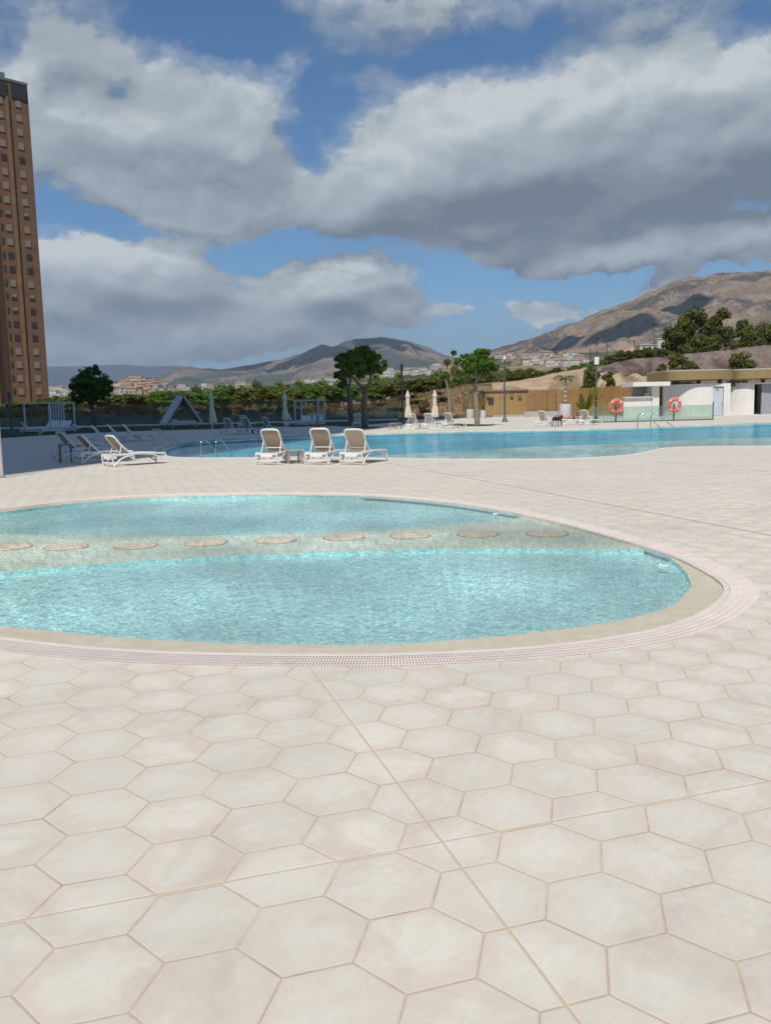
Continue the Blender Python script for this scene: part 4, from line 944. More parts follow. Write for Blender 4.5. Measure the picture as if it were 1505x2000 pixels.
# ------------------------------------------------------------------ sun loungers
MESHT = mat("taupe_sling", (0.40, 0.31, 0.235), 0.8, 0.08, 30, bump=0.3, bscale=300)
MESHL = mat("sunlit_sling", (0.60, 0.485, 0.38), 0.8, 0.06, 30, bump=0.3, bscale=300)  # lit copy of the taupe sling, sunshine put into its colour
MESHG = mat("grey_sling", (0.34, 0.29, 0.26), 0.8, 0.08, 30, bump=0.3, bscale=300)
MESHW = mat("pale_sling", (0.62, 0.55, 0.49), 0.8, 0.06, 30, bump=0.3, bscale=300)
RUBBER = mat("black_rubber", (0.03, 0.03, 0.03), 0.6, 0.1, 5)
def sling_with_alpha(m_): return m_
def lounger_proto(fab, ang, name="sun_lounger"):
    r = empty(name, (0, 0, -500))
    hw = .335
    # side frames: rail, arched rear leg, foot leg
    for s in (-1, 1):
        y = s * hw
        f = MB()
        rail = spline([Vector(p) for p in ((.06, y, .35), (.5, y, .35), (.95, y, .365), (1.4, y, .355), (1.86, y, .325))], 5, False)
        f.tube(rail, .030, 8, sq=1.25)
        f.build("side_rail", WHITE, r, True)
        f = MB()
        f.tube(spline([Vector(p) for p in ((.05, y * 1.02, .36), (.07, y * 1.06, .20), (.09, y * 1.10, .02))], 4, False), [.030 - .010 * i / 8 for i in range(9)], 8)
        f.tube(spline([Vector(p) for p in ((.11, y * 1.10, .02), (.26, y * 1.07, .17), (.50, y * 1.04, .285), (.80, y, .335))], 5, False), [.026] * 16, 8)
        f.build("rear_leg", WHITE, r, True)
        f = MB()
        f.tube(spline([Vector(p) for p in ((1.15, y, .345), (1.45, y * 1.03, .30), (1.68, y * 1.06, .20), (1.86, y * 1.08, .08))], 5, False), .022, 8)
        f.tube(spline([Vector(p) for p in ((1.86, y, .33), (1.89, y * 1.06, .16), (1.90, y * 1.08, .02))], 4, False), .026, 8)
        f.build("front_leg", WHITE, r, True)
    f = MB().span((.045, -hw, .30), (.095, hw, .36)); f.build("head_rail", WHITE, r, bevel=.012)
    f = MB().box((.09, 0, .115), (.035, hw * 2.1, .035)); f.build("stretcher", WHITE, r, bevel=.01)
    f = MB().box((.16, 0, .26), (.26, .40, .09)); f.build("storage_tray", WHITE, r, bevel=.02)
    f = MB().span((1.83, -hw, .30), (1.885, hw, .345)); f.build("foot_rail", WHITE, r, bevel=.012)
    q = MB()
    xs = [.72 + 1.12 * i / 10 for i in range(11)]
    zf = lambda x: .352 - .02 * math.sin((x - .72) / 1.12 * math.pi) + .012 * math.sin((x - .72) * 4)
    vs = [(x, y, zf(x)) for x in xs for y in (-hw + .03, hw - .03)]
    q.add(vs, [(2 * i, 2 * i + 1, 2 * i + 3, 2 * i + 2) for i in range(10)]); q.build("seat_sling", fab, r, True)
    # backrest: rounded frame with its sling
    a = R(ang); L_ = .80; bx, bz = .72, .365
    def bp(u, v, off=0.0):                     # u along the back from the hinge, v across
        cv = .03 * math.sin(u / L_ * math.pi)
        return Vector((bx - math.cos(a) * u - math.sin(a) * (cv + off), v, bz + math.sin(a) * u - math.cos(a) * (cv + off)))
    w = .30; c_ = .09
    loop = [bp(0, -w)] + [bp(u, -w) for u in (.15, .3, .5, L_ - c_)] + [bp(L_ - .025, -w + .03), bp(L_, -w + c_), bp(L_ + .008, 0), bp(L_, w - c_), bp(L_ - .025, w - .03)] + [bp(u, w) for u in (L_ - c_, .5, .3, .15)] + [bp(0, w)]
    f = MB().tube(loop, .030, 8); f.tube([bp(.16, -w), bp(.16, w)], .02, 8)
    br = f.build("backrest", WHITE, r, True)
    q = MB(); N = 8
    vs = []
    for i in range(N + 1):
        u = .03 + (L_ - .05) * i / N; ww = w - .012 - (.05 if i == N else 0)
        vs += [bp(u, -ww), bp(u, ww)]
    q.add(vs, [(2 * i, 2 * i + 1, 2 * i + 3, 2 * i + 2) for i in range(N)]); q.build("back_sling", fab, br, True)
    for s in (-1, 1):
        MB().tube([bp(.42, s * w, .0), Vector((.33, s * hw * .93, .35))], .017, 8).build("back_strut", WHITE, r, True)
    for s in (-1, 1): MB().lathe([(0, -.03), (.028, -.03), (.028, .03), (0, .03)], 12, (.13, s * .13, .22), cap=False).build("wheel", RUBBER, r)
    return r
PR = {}
def lounger(px, py, deg, kind, ang, label, group, name="sun_lounger", sc=1.0):
    """px, py: photo position of the middle of the head-end feet; deg: heading of the foot end, clockwise from straight away"""
    k = (kind, ang)
    fresh = k not in PR
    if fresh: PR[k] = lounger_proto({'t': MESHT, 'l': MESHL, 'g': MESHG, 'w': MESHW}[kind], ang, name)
    o = PR[k] if fresh else copy_tree(PR[k])
    o.location = G(px, py); o.rotation_euler = (0, 0, R(90 - deg)); o.scale = (sc,) * 3
    return tag(o, label, "sun lounger", group)
g1 = "three loungers at the near edge of the big pool"
lounger(519, 908.5, 21, 't', 58, "white lounger with taupe back, left of the small table at the pool edge", g1)
lounger(616, 908.0, 21, 't', 58, "white lounger with taupe back, right of the small table, middle of three", g1)
lounger(684, 908.2, 23, 'l', 54, "lounger with sunlight painted into its pale back, rightmost of three at the near pool edge", g1)
g2 = "loungers on the shade line at the left"
lounger(207, 911.5, 47, 't', 46, "white lounger fully in sun with tan back, seen from the side at left", g2)
lounger(148, 906, 47, 't', 46, "white lounger half in shade, just behind the sunlit one at left", g2)
lounger(108, 898, 47, 't', 50, "shaded lounger with dark brown back, leftmost beside the brown table", g2)
lounger(112, 884, 74, 'g', 30, "low shaded lounger mostly hidden behind the two tan-backed ones", g2)
g3 = "three shaded loungers by the long handrails"
lounger(176, 866, 78, 'w', 46, "shaded white lounger, leftmost of three in a row before the lawn", g3)
lounger(207, 862, 78, 'w', 46, "shaded white lounger, middle of three in a row before the lawn", g3)
lounger(237, 862, 80, 'w', 46, "shaded white lounger nearest the long handrails before the lawn", g3)
g4 = "loungers on the lawn by the canopy bed"
lounger(40, 846, 75, 'g', 46, "dim grey lounger between the dark post and the canopy bed", g4)
lounger(76, 850, 75, 'g', 20, "flat shaded lounger just in front of the canopy bed", g4)
lounger(145, 843, 80, 'g', 20, "flat shaded lounger on the lawn right of the canopy bed", g4)
g5 = "three shaded loungers beyond the pool"
lounger(437, 849, 35, 'g', 60, "shaded grey-backed lounger right next to the left closed parasol", g5)
lounger(472, 848, 35, 'g', 60, "shaded grey-backed lounger with a side table at its right", g5)
lounger(509, 846.5, 50, 'g', 60, "shaded grey-backed lounger, rightmost of three beyond the pool", g5)
g6 = "pale loungers on the lawn near the fence"
lounger(471, 836, 20, 'w', 60, "pale lounger back on the lawn behind the shaded trio", g6)
lounger(556, 834, 60, 'w', 60, "pale lounger on the lawn behind the second closed parasol", g6)
lounger(695, 833, 20, 'w', 60, "pale lounger standing between the trunks of the twin trees", g6)
g7 = "three sunlit loungers across the pool"
lounger(798, 838, 38, 'w', 58, "sunlit lounger under the left of two cream parasols across the pool", g7)
lounger(830, 837.5, 38, 'w', 58, "sunlit lounger between the two cream parasols across the pool", g7)
lounger(868, 836.5, 45, 'w', 58, "sunlit lounger right of both cream parasols across the pool", g7)
g8 = "loungers before the glass balustrade"
lounger(1050, 833.0, 50, 'w', 58, "sunlit empty lounger left of the table with a black bag", g8)
lounger(1133, 831.0, 52, 'w', 58, "sunlit empty lounger in front of the lying person, right of the big planter", g8)
flat = lounger(1094, 830.2, 80, 'w', 4, "flat lounger on which the sunbather lies", g8)

# ------------------------------------------------------------------ side tables
WOODT = mat("brown_resin", (0.26, 0.17, 0.11), 0.6, 0.1, 8); TAN = mat("tan_resin", (0.44, 0.32, 0.22), 0.6, 0.08, 8); DARKR = mat("charcoal_resin", (0.05, 0.045, 0.045), 0.6, 0.1, 8)
def table(px, py, m_, label, w=.44, h=.42, rz=.3):
    r = empty("side_table", G(px, py), rz)
    MB().span((-w / 2, -w / 2, h - .04), (w / 2, w / 2, h)).build("table_top", m_, r, bevel=.01)
    for x in (-1, 1):
        for y in (-1, 1): MB().bar((x * w * .43, y * w * .43, 0), (x * w * .40, y * w * .40, h - .04), .045, .045).build("leg", m_, r)
    return tag(r, label, "side table")
table(574, 905.5, TAN, "small tan square table between the two taupe loungers")
table(130, 903, WOODT, "brown side table beside the darkest lounger on the shade line", h=.62)
table(160, 890, WOODT, "dark low table behind the half shaded lounger", h=.4)
table(488, 847, DARKR, "dark table among the three shaded loungers beyond the pool")
table(537, 845, DARKR, "dark table at the right end of the shaded loungers") if False else None
table(766, 838, TAN, "tan table left of the sunlit loungers across the pool"); table(779, 837.5, WOODT, "darker brown table nearest the sunlit loungers across the pool")
tb = table(1087, 833.6, DARKR, "dark table carrying a black bag beside the sunbather", .5, .45)
# black bag on the table
p = tb.location.copy(); p.z = .45
b = MB().lathe([(0, 0), (.24, 0), (.29, .08), (.27, .17), (.17, .22), (0, .23)], 18, cap=False, star=lambda i, a: 1 + .16 * math.cos(2 * a) + .05 * math.sin(5 * a))
bag = empty("black_bag", p); b.build("body", mat("black_nylon", (0.014, 0.015, 0.02), 0.6, 0.1, 20, bump=.3), bag, True)
MB().tube(spline([Vector(q) for q in ((-.2, 0, .18), (-.1, -.03, .30), (.08, -.03, .31), (.2, 0, .18))], 5, False), .016, 6).build("handle", RUBBER, bag, True)
tag(bag, "black soft bag lying on the dark table next to the sunbather", "bag")

# ------------------------------------------------------------------ sunbather lying face down
SKIN = mat("tanned_skin", (0.50, 0.25, 0.165), 0.55, 0.06, 12); HAIR = mat("dark_hair", (0.018, 0.013, 0.011), 0.5, 0.2, 40, bump=.5); SWIM = mat("dark_swimwear", (0.10, 0.03, 0.035), 0.7, 0.1, 20)
def person_lying(loc, rz):
    r = empty("person", loc, rz)                       # local x: from head to feet, z up, lies on z=0
    J = [(-.02, 0, .13, .065, .07), (.10, 0, .125, .055, .06), (.20, 0, .13, .14, .09), (.36, 0, .135, .155, .105), (.52, 0, .12, .125, .085), (.66, 0, .13, .145, .10), (.74, 0, .135, .15, .11)]
    verts = [Vector(j[:3]) for j in J]; rad = [j[3:] for j in J]; edges = [(i, i + 1) for i in range(len(J) - 1)]
    def chain(start, pts):
        prev = start
        for (x, y, z, a, c_) in pts:
            verts.append(Vector((x, y, z))); rad.append((a, c_)); edges.append((prev, len(verts) - 1)); prev = len(verts) - 1
        return prev
    hip = len(J) - 1
    for s in (-1, 1):
        chain(hip, [(.80, s * .09, .12, .09, .085), (1.02, s * .10, .095, .07, .068), (1.20, s * .10, .075, .052, .052), (1.36, s * .10, .075, .054, .052), (1.56, s * .10, .06, .034, .036), (1.64, s * .10, .045, .035, .03), (1.76, s * .115, .02, .028, .018)])
        e = chain(2, [(.20, s * .19, .11, .055, .055), (.06, s * .33, .075, .043, .043), (-.12, s * .20, .06, .035, .033), (-.17, s * .13, .05, .03, .022)])
        px_, py_, pz_ = verts[e]
        for k in range(4):
            oy = (k - 1.5) * .021
            chain(e, [(px_ - .055, py_ - s * .02 + oy, pz_ - .008, .0095, .009), (px_ - .09 - .008 * (k in (1, 2)), py_ - s * .03 + oy * 1.1, pz_ - .022, .0075, .007)])
        chain(e, [(px_ - .02, py_ + s * .045, pz_ - .005, .011, .01), (px_ - .05, py_ + s * .062, pz_ - .018, .009, .008)])
    hd = chain(0, [(-.10, .01, .145, .075, .082), (-.17, .015, .15, .078, .092), (-.235, .02, .145, .05, .06)])
    me = bpy.data.meshes.new("body"); me.from_pydata([tuple(v) for v in verts], edges, []); me.update()
    o = bpy.data.objects.new("body", me); COL.objects.link(o); o.parent = r
    sk = o.modifiers.new("skin", 'SKIN'); sk.use_smooth_shade = True
    for i, q in enumerate(rad): me.skin_vertices[0].data[i].radius = q
    for i in range(len(verts)): me.skin_vertices[0].data[i].use_root = (i == hip)
    ss = o.modifiers.new("sub", 'SUBSURF'); ss.levels = ss.render_levels = 2
    me.materials.append(SKIN)
    h = MB().lathe([(0, -.10), (.06, -.09), (.098, -.03), (.102, .03), (.075, .085), (0, .105)], 18, cap=False).move(Matrix.Translation((-.165, .01, .185)) @ Matrix.Diagonal((1.25, .95, .95, 1)))
    h.build("hair", HAIR, r, True)
    b = MB().lathe([(0, -.04), (.05, -.04), (.06, .03), (.03, .06), (0, .065)], 14, cap=False).move(Matrix.Translation((-.15, -.02, .30))); b.build("hair_bun", HAIR, r, True)
    s_ = MB().lathe([(.150, -.085), (.165, -.03), (.167, .03), (.155, .09)], 20, cap=False).move(Matrix.Translation((.74, 0, .135)) @ Matrix.Rotation(R(90), 4, 'Y') @ Matrix.Diagonal((.76, 1.02, 1, 1)))
    s_.build("swim_bottoms", SWIM, r, True)
    return tag(r, "person lying face down on a lounger in dark swimwear, dark hair tied up", "person")
hd_ = flat.rotation_euler.z
person_lying(flat.location + Vector((math.cos(hd_) * .22, math.sin(hd_) * .22, .385)), hd_)

# ------------------------------------------------------------------ closed parasols
CANV = mat("cream_canvas", (0.72, 0.64, 0.49), 0.85, 0.06, 5, bump=.25, bscale=60); POLEW = mat("white_pole", (0.72, 0.72, 0.70), 0.4, 0.03, 5)
def parasol(px, py, py_top, label, lean=0.0):
    p = G(px, py); r = empty("closed_parasol", p)
    h = (py - py_top) / FOC * p.y
    MB().span((-.42, -.42, 0), (.42, .42, .055)).build("base_plate", POLEW, r, bevel=.012)
    MB().lathe([(.07, .05), (.055, .30), (.05, .31)], 14).build("pole_socket", POLEW, r, True)
    MB().tube([(0, 0, .05), (0, 0, h - .05)], .026, 10).build("pole", POLEW, r, True)
    z0 = h * .30
    star = lambda i, a: 1 + .20 * math.cos(a * 8) * min(1, .4 + i * .1)
    prof = [(.035, h), (.055, h - .06), (.10, h - .24), (.155, h - .40), (.12, h - .43), (.105, h - .60), (.098, h - .90), (.112, h - 1.05), (.15, z0 + .62), (.20, z0 + .22), (.215, z0 + .04), (.17, z0)]
    b = MB(); n = 48; 
    b.lathe(prof, n, star=star, cap=False)
    for q in b.v:
        t = max(0, (h - q.z) / h); q.x += lean * t * t
    b.build("canopy", CANV, r, True)
    MB().lathe([(.125, -.03), (.13, 0), (.125, .03)], 20, (0, 0, h - .95), cap=False).build("tie_strap", CANV, r, True)
    MB().lathe([(.02, h - .02), (.025, h + .02), (0, h + .05)], 10, cap=False).build("finial", POLEW, r, True)
    return tag(r, label, "parasol", "closed cream parasols")
parasol(416, 851, 766, "closed parasol in the shade with its skirt hanging to one side, leftmost", .12)
parasol(558, 843, 767, "closed parasol in the shade just left of the white canopy bed", .06)
parasol(797, 838, 764, "sunlit closed parasol, left of the sunny pair", .05)
parasol(849.5, 837.5, 763, "sunlit closed parasol, right of the sunny pair")

# ------------------------------------------------------------------ pool ladders and handrails
STEEL = mat("polished_steel", (0.55, 0.55, 0.55), 0.22, 0.05, 5, metal=1.0)
def ladder(name, rails, label, cat, rad=.024, steps=0):
    r = empty(name, rails[0][0])
    o = Vector(rails[0][0])
    for pts in rails:
        MB().tube(spline([Vector(q) - o for q in pts], 8, False), rad, 10).build("rail", STEEL, r, True)
        MB().lathe([(.055, .0), (.055, .02), (.03, .03)], 14, Vector(pts[0]) - o + Vector((0, 0, .002)), cap=False).build("flange", STEEL, r, True)
    a, c = rails[0][-1], rails[-1][-1]
    for i in range(steps): MB().bar(Vector(a) - o + Vector((0, 0, -.02 - .0 * i)), Vector(c) - o + Vector((0, 0, -.02)), .05, .03).build("step", STEEL, r)
    return tag(r, label, cat)
def lad(px, py, dirv, h, reach, w_dirv, ww, drop=-.14):
    out = []
    b0 = G(px, py)
    for s in (0, 1):
        q = b0 + Vector(w_dirv) * ww * s; dv = Vector(dirv)
        out.append([q, q + Vector((0, 0, h * .6)), q + dv * .06 + Vector((0, 0, h * .92)), q + dv * .22 + Vector((0, 0, h)), q + dv * .42 + Vector((0, 0, h * .88)), q + dv * (reach * .75) + Vector((0, 0, h * .35)), q + dv * reach + Vector((0, 0, drop))])
    return out
ladder("pool_ladder", lad(393, 894.5, (.42, .9, 0), .62, 1.05, (1, .05, 0), .52), "steel pool ladder rails left of the taupe loungers, closest to the camera", "pool ladder")
ladder("pool_ladder", lad(1244, 835.2, (.86, -.5, 0), .84, 1.35, (1, 0, 0), .8, .0), "dark arched ladder rails on the far pool side below the lifebuoys", "pool ladder")
hr = []
for (x0, y0, x1, y1) in ((298, 869, 341, 867.5), (306, 869, 352, 866)):
    a = G(x0, y0); c = G(x1, y1)
    hr.append([a, a + Vector((0, 0, .55)), a + (c - a) * .03 + Vector((0, 0, .72)), a + (c - a) * .14 + Vector((0, 0, .76)), a.lerp(c, .55) + Vector((0, 0, .40)), c + Vector((0, 0, -.02))])
ladder("stair_handrail", hr, "long sloping steel handrails in the shade at the pool's left tip", "handrail")

# ------------------------------------------------------------------ canopy beds
PALEM = mat("pale_grey_metal", (0.58, 0.61, 0.62), 0.5, 0.04, 4); CUSH = mat("white_cushion", (0.70, 0.71, 0.70), 0.9, 0.04, 6, bump=.2)
GREYM = mat("grey_beam", (0.30, 0.30, 0.28), 0.6, 0.05, 4)
def canopy_bed(p, rz, w, d, h, label, slats, beds):
    r = empty("canopy_bed", p, rz); t = .11
    for x in (-w / 2 + t / 2, w / 2 - t / 2):
        for y in (-d / 2 + t / 2, d / 2 - t / 2): MB().span((x - t / 2, y - t / 2, .34), (x + t / 2, y + t / 2, h - t)).build("post", PALEM, r, bevel=.006)
    b = MB()
    for y in (-d / 2 + t / 2, d / 2 - t / 2): b.span((-w / 2, y - t / 2, h - t + .002), (w / 2, y + t / 2, h))
    for x in (-w / 2 + t / 2, w / 2 - t / 2): b.span((x - t / 2, -d / 2 + t + .002, h - t + .004), (x + t / 2, d / 2 - t - .002, h - .003))
    b.build("top_frame", PALEM, r)
    MB().span((-w / 2, -d / 2, .06), (w / 2, d / 2, .337)).build("platform", PALEM, r, bevel=.01)
    if slats:
        b = MB()
        for i in range(6):
            x = -w / 2 + .22 + (w * .5) * i / 5; b.span((x - .06, d / 2 - .075, .34), (x + .06, d / 2 - .035, h - t))
        b.build("slat_side", PALEM, r)
    for (x0, x1) in beds:
        MB().span((x0, -d / 2 + .15, .34), (x1, d / 2 - .2, .47)).build("mattress", CUSH, r, bevel=.04)
        hh = .62 if slats else .5
        b = MB(); xm = (x0 + x1) / 2; b.box((xm, d / 2 - .42, .47 + hh * .38), (x1 - x0 - .04, .11, hh), Matrix.Rotation(R(-38 if slats else -14), 3, 'X')); b.build("back_cushion", CUSH, r, bevel=.03)
    return r
B = G(100, 843.5)
tag(canopy_bed(B, R(-24), 3.0, 3.0, 2.6, "", True, ((-1.4, .0), (.1, 1.35))), "large pale canopy bed with slatted side on the left lawn", "canopy bed")
B = G(606, 830.5)
tag(canopy_bed(B, R(-12), 2.35, 2.1, 2.35, "", False, ((-1.1, -.05), (.05, 1.1))), "smaller white canopy bed beside the outdoor shower column", "canopy bed")
# A-frame day bed
B = G(355, 835.5); af = empty("tent_daybed", B, R(30)); Wd_, Dd_, Hd_ = 3.5, 2.1, 3.05
SLOPE = mat("grey_woven_panel", (0.60, 0.60, 0.60), 0.8, 0.08, 12, bump=.2); INNER = mat("taupe_lining", (0.46, 0.34, 0.29), 0.85, 0.08, 9)
MB().span((-Wd_ / 2, -Dd_ / 2, .38), (Wd_ / 2, Dd_ / 2, .52)).build("platform", PALEM, af, bevel=.01)
for x in (-1, 1):
    for y in (-1, 1): MB().span((x * 1.1 - .06, y * .85 - .06, 0), (x * 1.1 + .06, y * .85 + .06, .378)).build("leg", PALEM, af)
th = .20
for s in (-1, 1):
    def side(off0, off1): return [Vector((s * (Wd_ / 2 - off0), 0, .525)), Vector((s * (.06 - off0 * 0), 0, Hd_ - off0 * 1.4)), Vector((s * .06, 0, Hd_ - off1 * 1.4)), Vector((s * (Wd_ / 2 - off1), 0, .525))]
    A = side(0, th); C_ = side(th + .003, th + .045)
    for (pts, nm, m_) in ((A, "sloping_panel", SLOPE), (C_, "panel_lining", INNER)):
        b = MB(); vs = [q + Vector((0, -Dd_ / 2, 0)) for q in pts] + [q + Vector((0, Dd_ / 2, 0)) for q in pts]
        b.add(vs, [(0, 1, 2, 3), (7, 6, 5, 4), (0, 4, 5, 1), (1, 5, 6, 2), (2, 6, 7, 3), (3, 7, 4, 0)]); b.build(nm, m_, af)
MB().box((0, 0, Hd_ + .02), (.26, Dd_ + .02, .10)).build("ridge_cap", SLOPE, af)
MB().span((-1.2, -.8, .523), (1.2, .8, .66)).build("mattress", CUSH, af, bevel=.04)
MB().box((-.55, .45, .76), (.7, .3, .2)).build("pillow", CUSH, af, bevel=.06)
tag(af, "grey triangular tent-shaped day bed standing alone on the lawn", "day bed")

# ------------------------------------------------------------------ fence behind the lawn
FBR = mat("bronze_slats", (0.26, 0.175, 0.085), 0.6, 0.1, 3); KERB = mat("white_kerb", (0.62, 0.62, 0.60), 0.8, 0.06, 1)
struct(MB().span((-47.8, 94.65, -.2), (1.6, 95.1, .17)).build("kerb_strip", KERB))
GL = bpy.data.materials.new("greenish_glass"); GL.use_nodes = True
g = NG(GL.node_tree); g.n.remove(g.n['Principled BSDF'])
tr = g.new('ShaderNodeBsdfTransparent'); g.put(tr.inputs[0], (0.80, 0.91, 0.87)); df = g.new('ShaderNodeBsdfDiffuse'); g.put(df.inputs[0], (0.50, 0.64, 0.58)); gs = g.new('ShaderNodeBsdfGlossy'); gs.inputs['Roughness'].default_value = .03
m1 = g.new('ShaderNodeMixShader'); m1.inputs[0].default_value = .14; g.l.new(tr.outputs[0], m1.inputs[1]); g.l.new(df.outputs[0], m1.inputs[2])
fr = g.new('ShaderNodeFresnel'); fr.inputs[0].default_value = 1.45
m2 = g.new('ShaderNodeMixShader'); g.l.new(fr.outputs[0], m2.inputs[0]); g.l.new(m1.outputs[0], m2.inputs[1]); g.l.new(gs.outputs[0], m2.inputs[2]); g.l.new(m2.outputs[0], g.n['Material Output'].inputs[0])
fe = empty("slat_fence", (0, 95.6, 0))
xs0 = -50.0
for k in range(13):
    a = xs0 + k * 4.0; b = MB()
    for i in range(26):
        x = a + .12 + i * .15; b.span((x - .02, -.03, -.1), (x + .02, .03, 2.45 + .05 * ((k * 7 + i * 3) % 5 == 0)))
    b.build("slat_panel", FBR, fe)
    b = MB().span((a, .035, .1), (a + 3.98, .07, .16)); b.span((a, .035, 2.15), (a + 3.98, .07, 2.2)); b.build("rail", FBR, fe)
    MB().span((a - .05, -.05, -.1), (a + .05, .05, 2.6)).build("post", FBR, fe)
    MB().span((a + .06, -.10, .1), (a + 3.92, -.085, 1.25)).build("glass_panel", GL, fe)
tag(fe, "dark upright slat fence with low glass panels running behind the lawn", "fence")

# ------------------------------------------------------------------ lamp posts and other posts
LAMPM = mat("slate_grey_metal", (0.085, 0.105, 0.115), 0.5, 0.08, 4)
LENS = mat("lamp_lens", (0.75, 0.75, 0.72), 0.3, 0.02, 4)
def lamp(px, py, py_top, label, head='fork', r0=.085):
    p = G(px, py); r = empty("street_lamp", p); h = (py - py_top) / FOC * p.y
    MB().lathe([(.30, 0), (.30, .04), (.22, .10), (.16, .34), (.10, .46)], 16).build("base", LAMPM, r, True)
    MB().tube([(0, 0, .3), (0, 0, h * .5), (0, 0, h - .1)], [r0, r0 * .9, r0 * .7], 12).build("pole", LAMPM, r, True)
    if head == 'fork':
        hd = MB().span((-.16, -.05, h - .12), (.16, .05, h - .02)); hd.span((-.19, -.06, h - .10), (-.15, .06, h + .32)); hd.span((.15, -.06, h - .10), (.19, .06, h + .32)); hd = hd.build("lamp_head", LAMPM, r)
        MB().span((-.13, -.04, h), (.13, .04, h + .26)).build("diffuser", LENS if px > 900 else GREYM, hd)
    elif head == 'plain':
        MB().lathe([(r0 * .8, h - .5), (r0 * 1.25, h - .45), (r0 * 1.2, h), (.02, h + .02)], 14).build("lamp_head", LAMPM, r, True)
    else:
        MB().span((-.17, -.14, h - 1.05), (.17, .14, h - .45)).build("light_box", LENS, r, bevel=.02)
        MB().lathe([(.08, h - .5), (.10, h - .35), (.10, h), (.02, h + .02)], 14).build("lamp_head", LAMPM, r, True)
    return tag(r, label, "street lamp")
lamp(786.5, 828, 713, "dark grey lamp post between the twin trees and the cream parasols", 'plain', .10)
lamp(985, 824, 704, "dark grey lamp post with forked head in front of the ochre pavilion")
lamp(1163, 823, 689, "lamp post with a white box near its top, beside the glass balustrade", 'box')
lamp(24, 851, 766, "plain dark post on the left lawn in front of the brick tower", 'plain', .10)
p = G(5, 933); sp = empty("white_post", p)
MB().tube([(0, 0, 0), (0, 0, 1.72)], .045, 12).build("pole", mat("cream_pole", (0.55, 0.52, 0.44), 0.5, 0.04, 5), sp, True); MB().lathe([(.11, 0), (.11, .015), (.05, .03)], 14).build("base_flange", STEEL, sp, True); MB().lathe([(.048, 1.70), (.05, 1.74), (0, 1.76)], 12).build("cap", STEEL, sp, True)
tag(sp, "slim cream post at the left picture edge on the shade line", "post")
p = G(620, 837); sh_ = empty("outdoor_shower", p); BRZ = mat("weathered_bronze", (0.22, 0.17, 0.13), 0.5, 0.1, 5)
MB().tube([(0, 0, 0), (0, 0, 2.55)], .07, 12).build("column", BRZ, sh_, True); MB().box((0, -.12, 2.52), (.16, .42, .07)).build("shower_head", BRZ, sh_); MB().lathe([(.14, 0), (.14, .22), (.08, .26)], 14).build("foot", BRZ, sh_, True); MB().box((0, -.085, 1.1), (.08, .06, .12)).build("tap", STEEL, sh_)
tag(sh_, "bronze outdoor shower column in front of the white canopy bed", "shower")
p = G(1127, 828); MBb = MB().lathe([(.09, 0), (.09, .82), (.075, .86), (0, .88)], 14)
tag(MBb.build("bollard", LAMPM, None, True, 0, p), "short dark bollard behind the glass balustrade's left end", "bollard")

# ------------------------------------------------------------------ pavilion, slat screen, booth
OCH = mat("ochre_panel", (0.36, 0.225, 0.085), 0.65, 0.07, 1.2); GOLD = mat("bronze_gold_slats", (0.30, 0.172, 0.052), 0.55, 0.10, 2); CONC = mat("pale_concrete", (0.42, 0.39, 0.35), 0.9, 0.08, 1)
PY = 100.5
pv = empty("ochre_pavilion", (H(947, 800, PY).x, PY, 0))
x1 = H(1030, 800, PY).x - pv.location.x; zt = H(985, 764, PY).z
MB().span((0, 0, -.05), (x1, 6, zt)).build("wall", OCH, pv)
MB().span((-.15, -.2, zt + .003), (x1 + .1, 6.2, zt + .18)).build("roof", BRZ, pv)
b = MB()
for i in range(1, 6): b.span((x1 * i / 6 - .015, -.02, .1), (x1 * i / 6 + .015, .01, zt - .05))
b.build("panel_joints", BRZ, pv)
wx = H(958, 785, PY).x - pv.location.x; MB().span((wx - .32, -.05, H(958, 791, PY).z), (wx + .32, .02, H(958, 776, PY).z)).build("window", DARKM, pv)
for px, py in ((998, 772), (1014, 774), (938.5 + 12, 773)):
    q = H(px, py, PY); MB().box((q.x - pv.location.x, -.14, q.z), (.34, .24, .42)).build("wall_lamp", BRZ, pv, bevel=.03)
MB().span((-.0, -.06, 0), (x1 * .98, -.003, .22)).build("plinth", CONC, pv)
tag(pv, "low ochre pavilion with flat roof and a small dark window behind the bright tree", "pavilion")
q0 = H(905, 800, PY + 1.5); q1 = H(946, 800, PY + 1.5)
wl = empty("stone_wall", (q0.x, PY + 1.5, 0)); MB().span((0, 0, -.05), (q1.x - q0.x - .05, .4, H(920, 768, PY + 1.5).z)).build("wall", BROWN, wl)
for i in range(7): MB().span(((q1.x - q0.x) * (i + .5) / 7 - .05, -.06, 0), ((q1.x - q0.x) * (i + .5) / 7 + .05, -.003, 1.9)).build("post", FBR, wl)
tag(wl, "brown earth-coloured wall with thin posts left of the ochre pavilion", "wall")
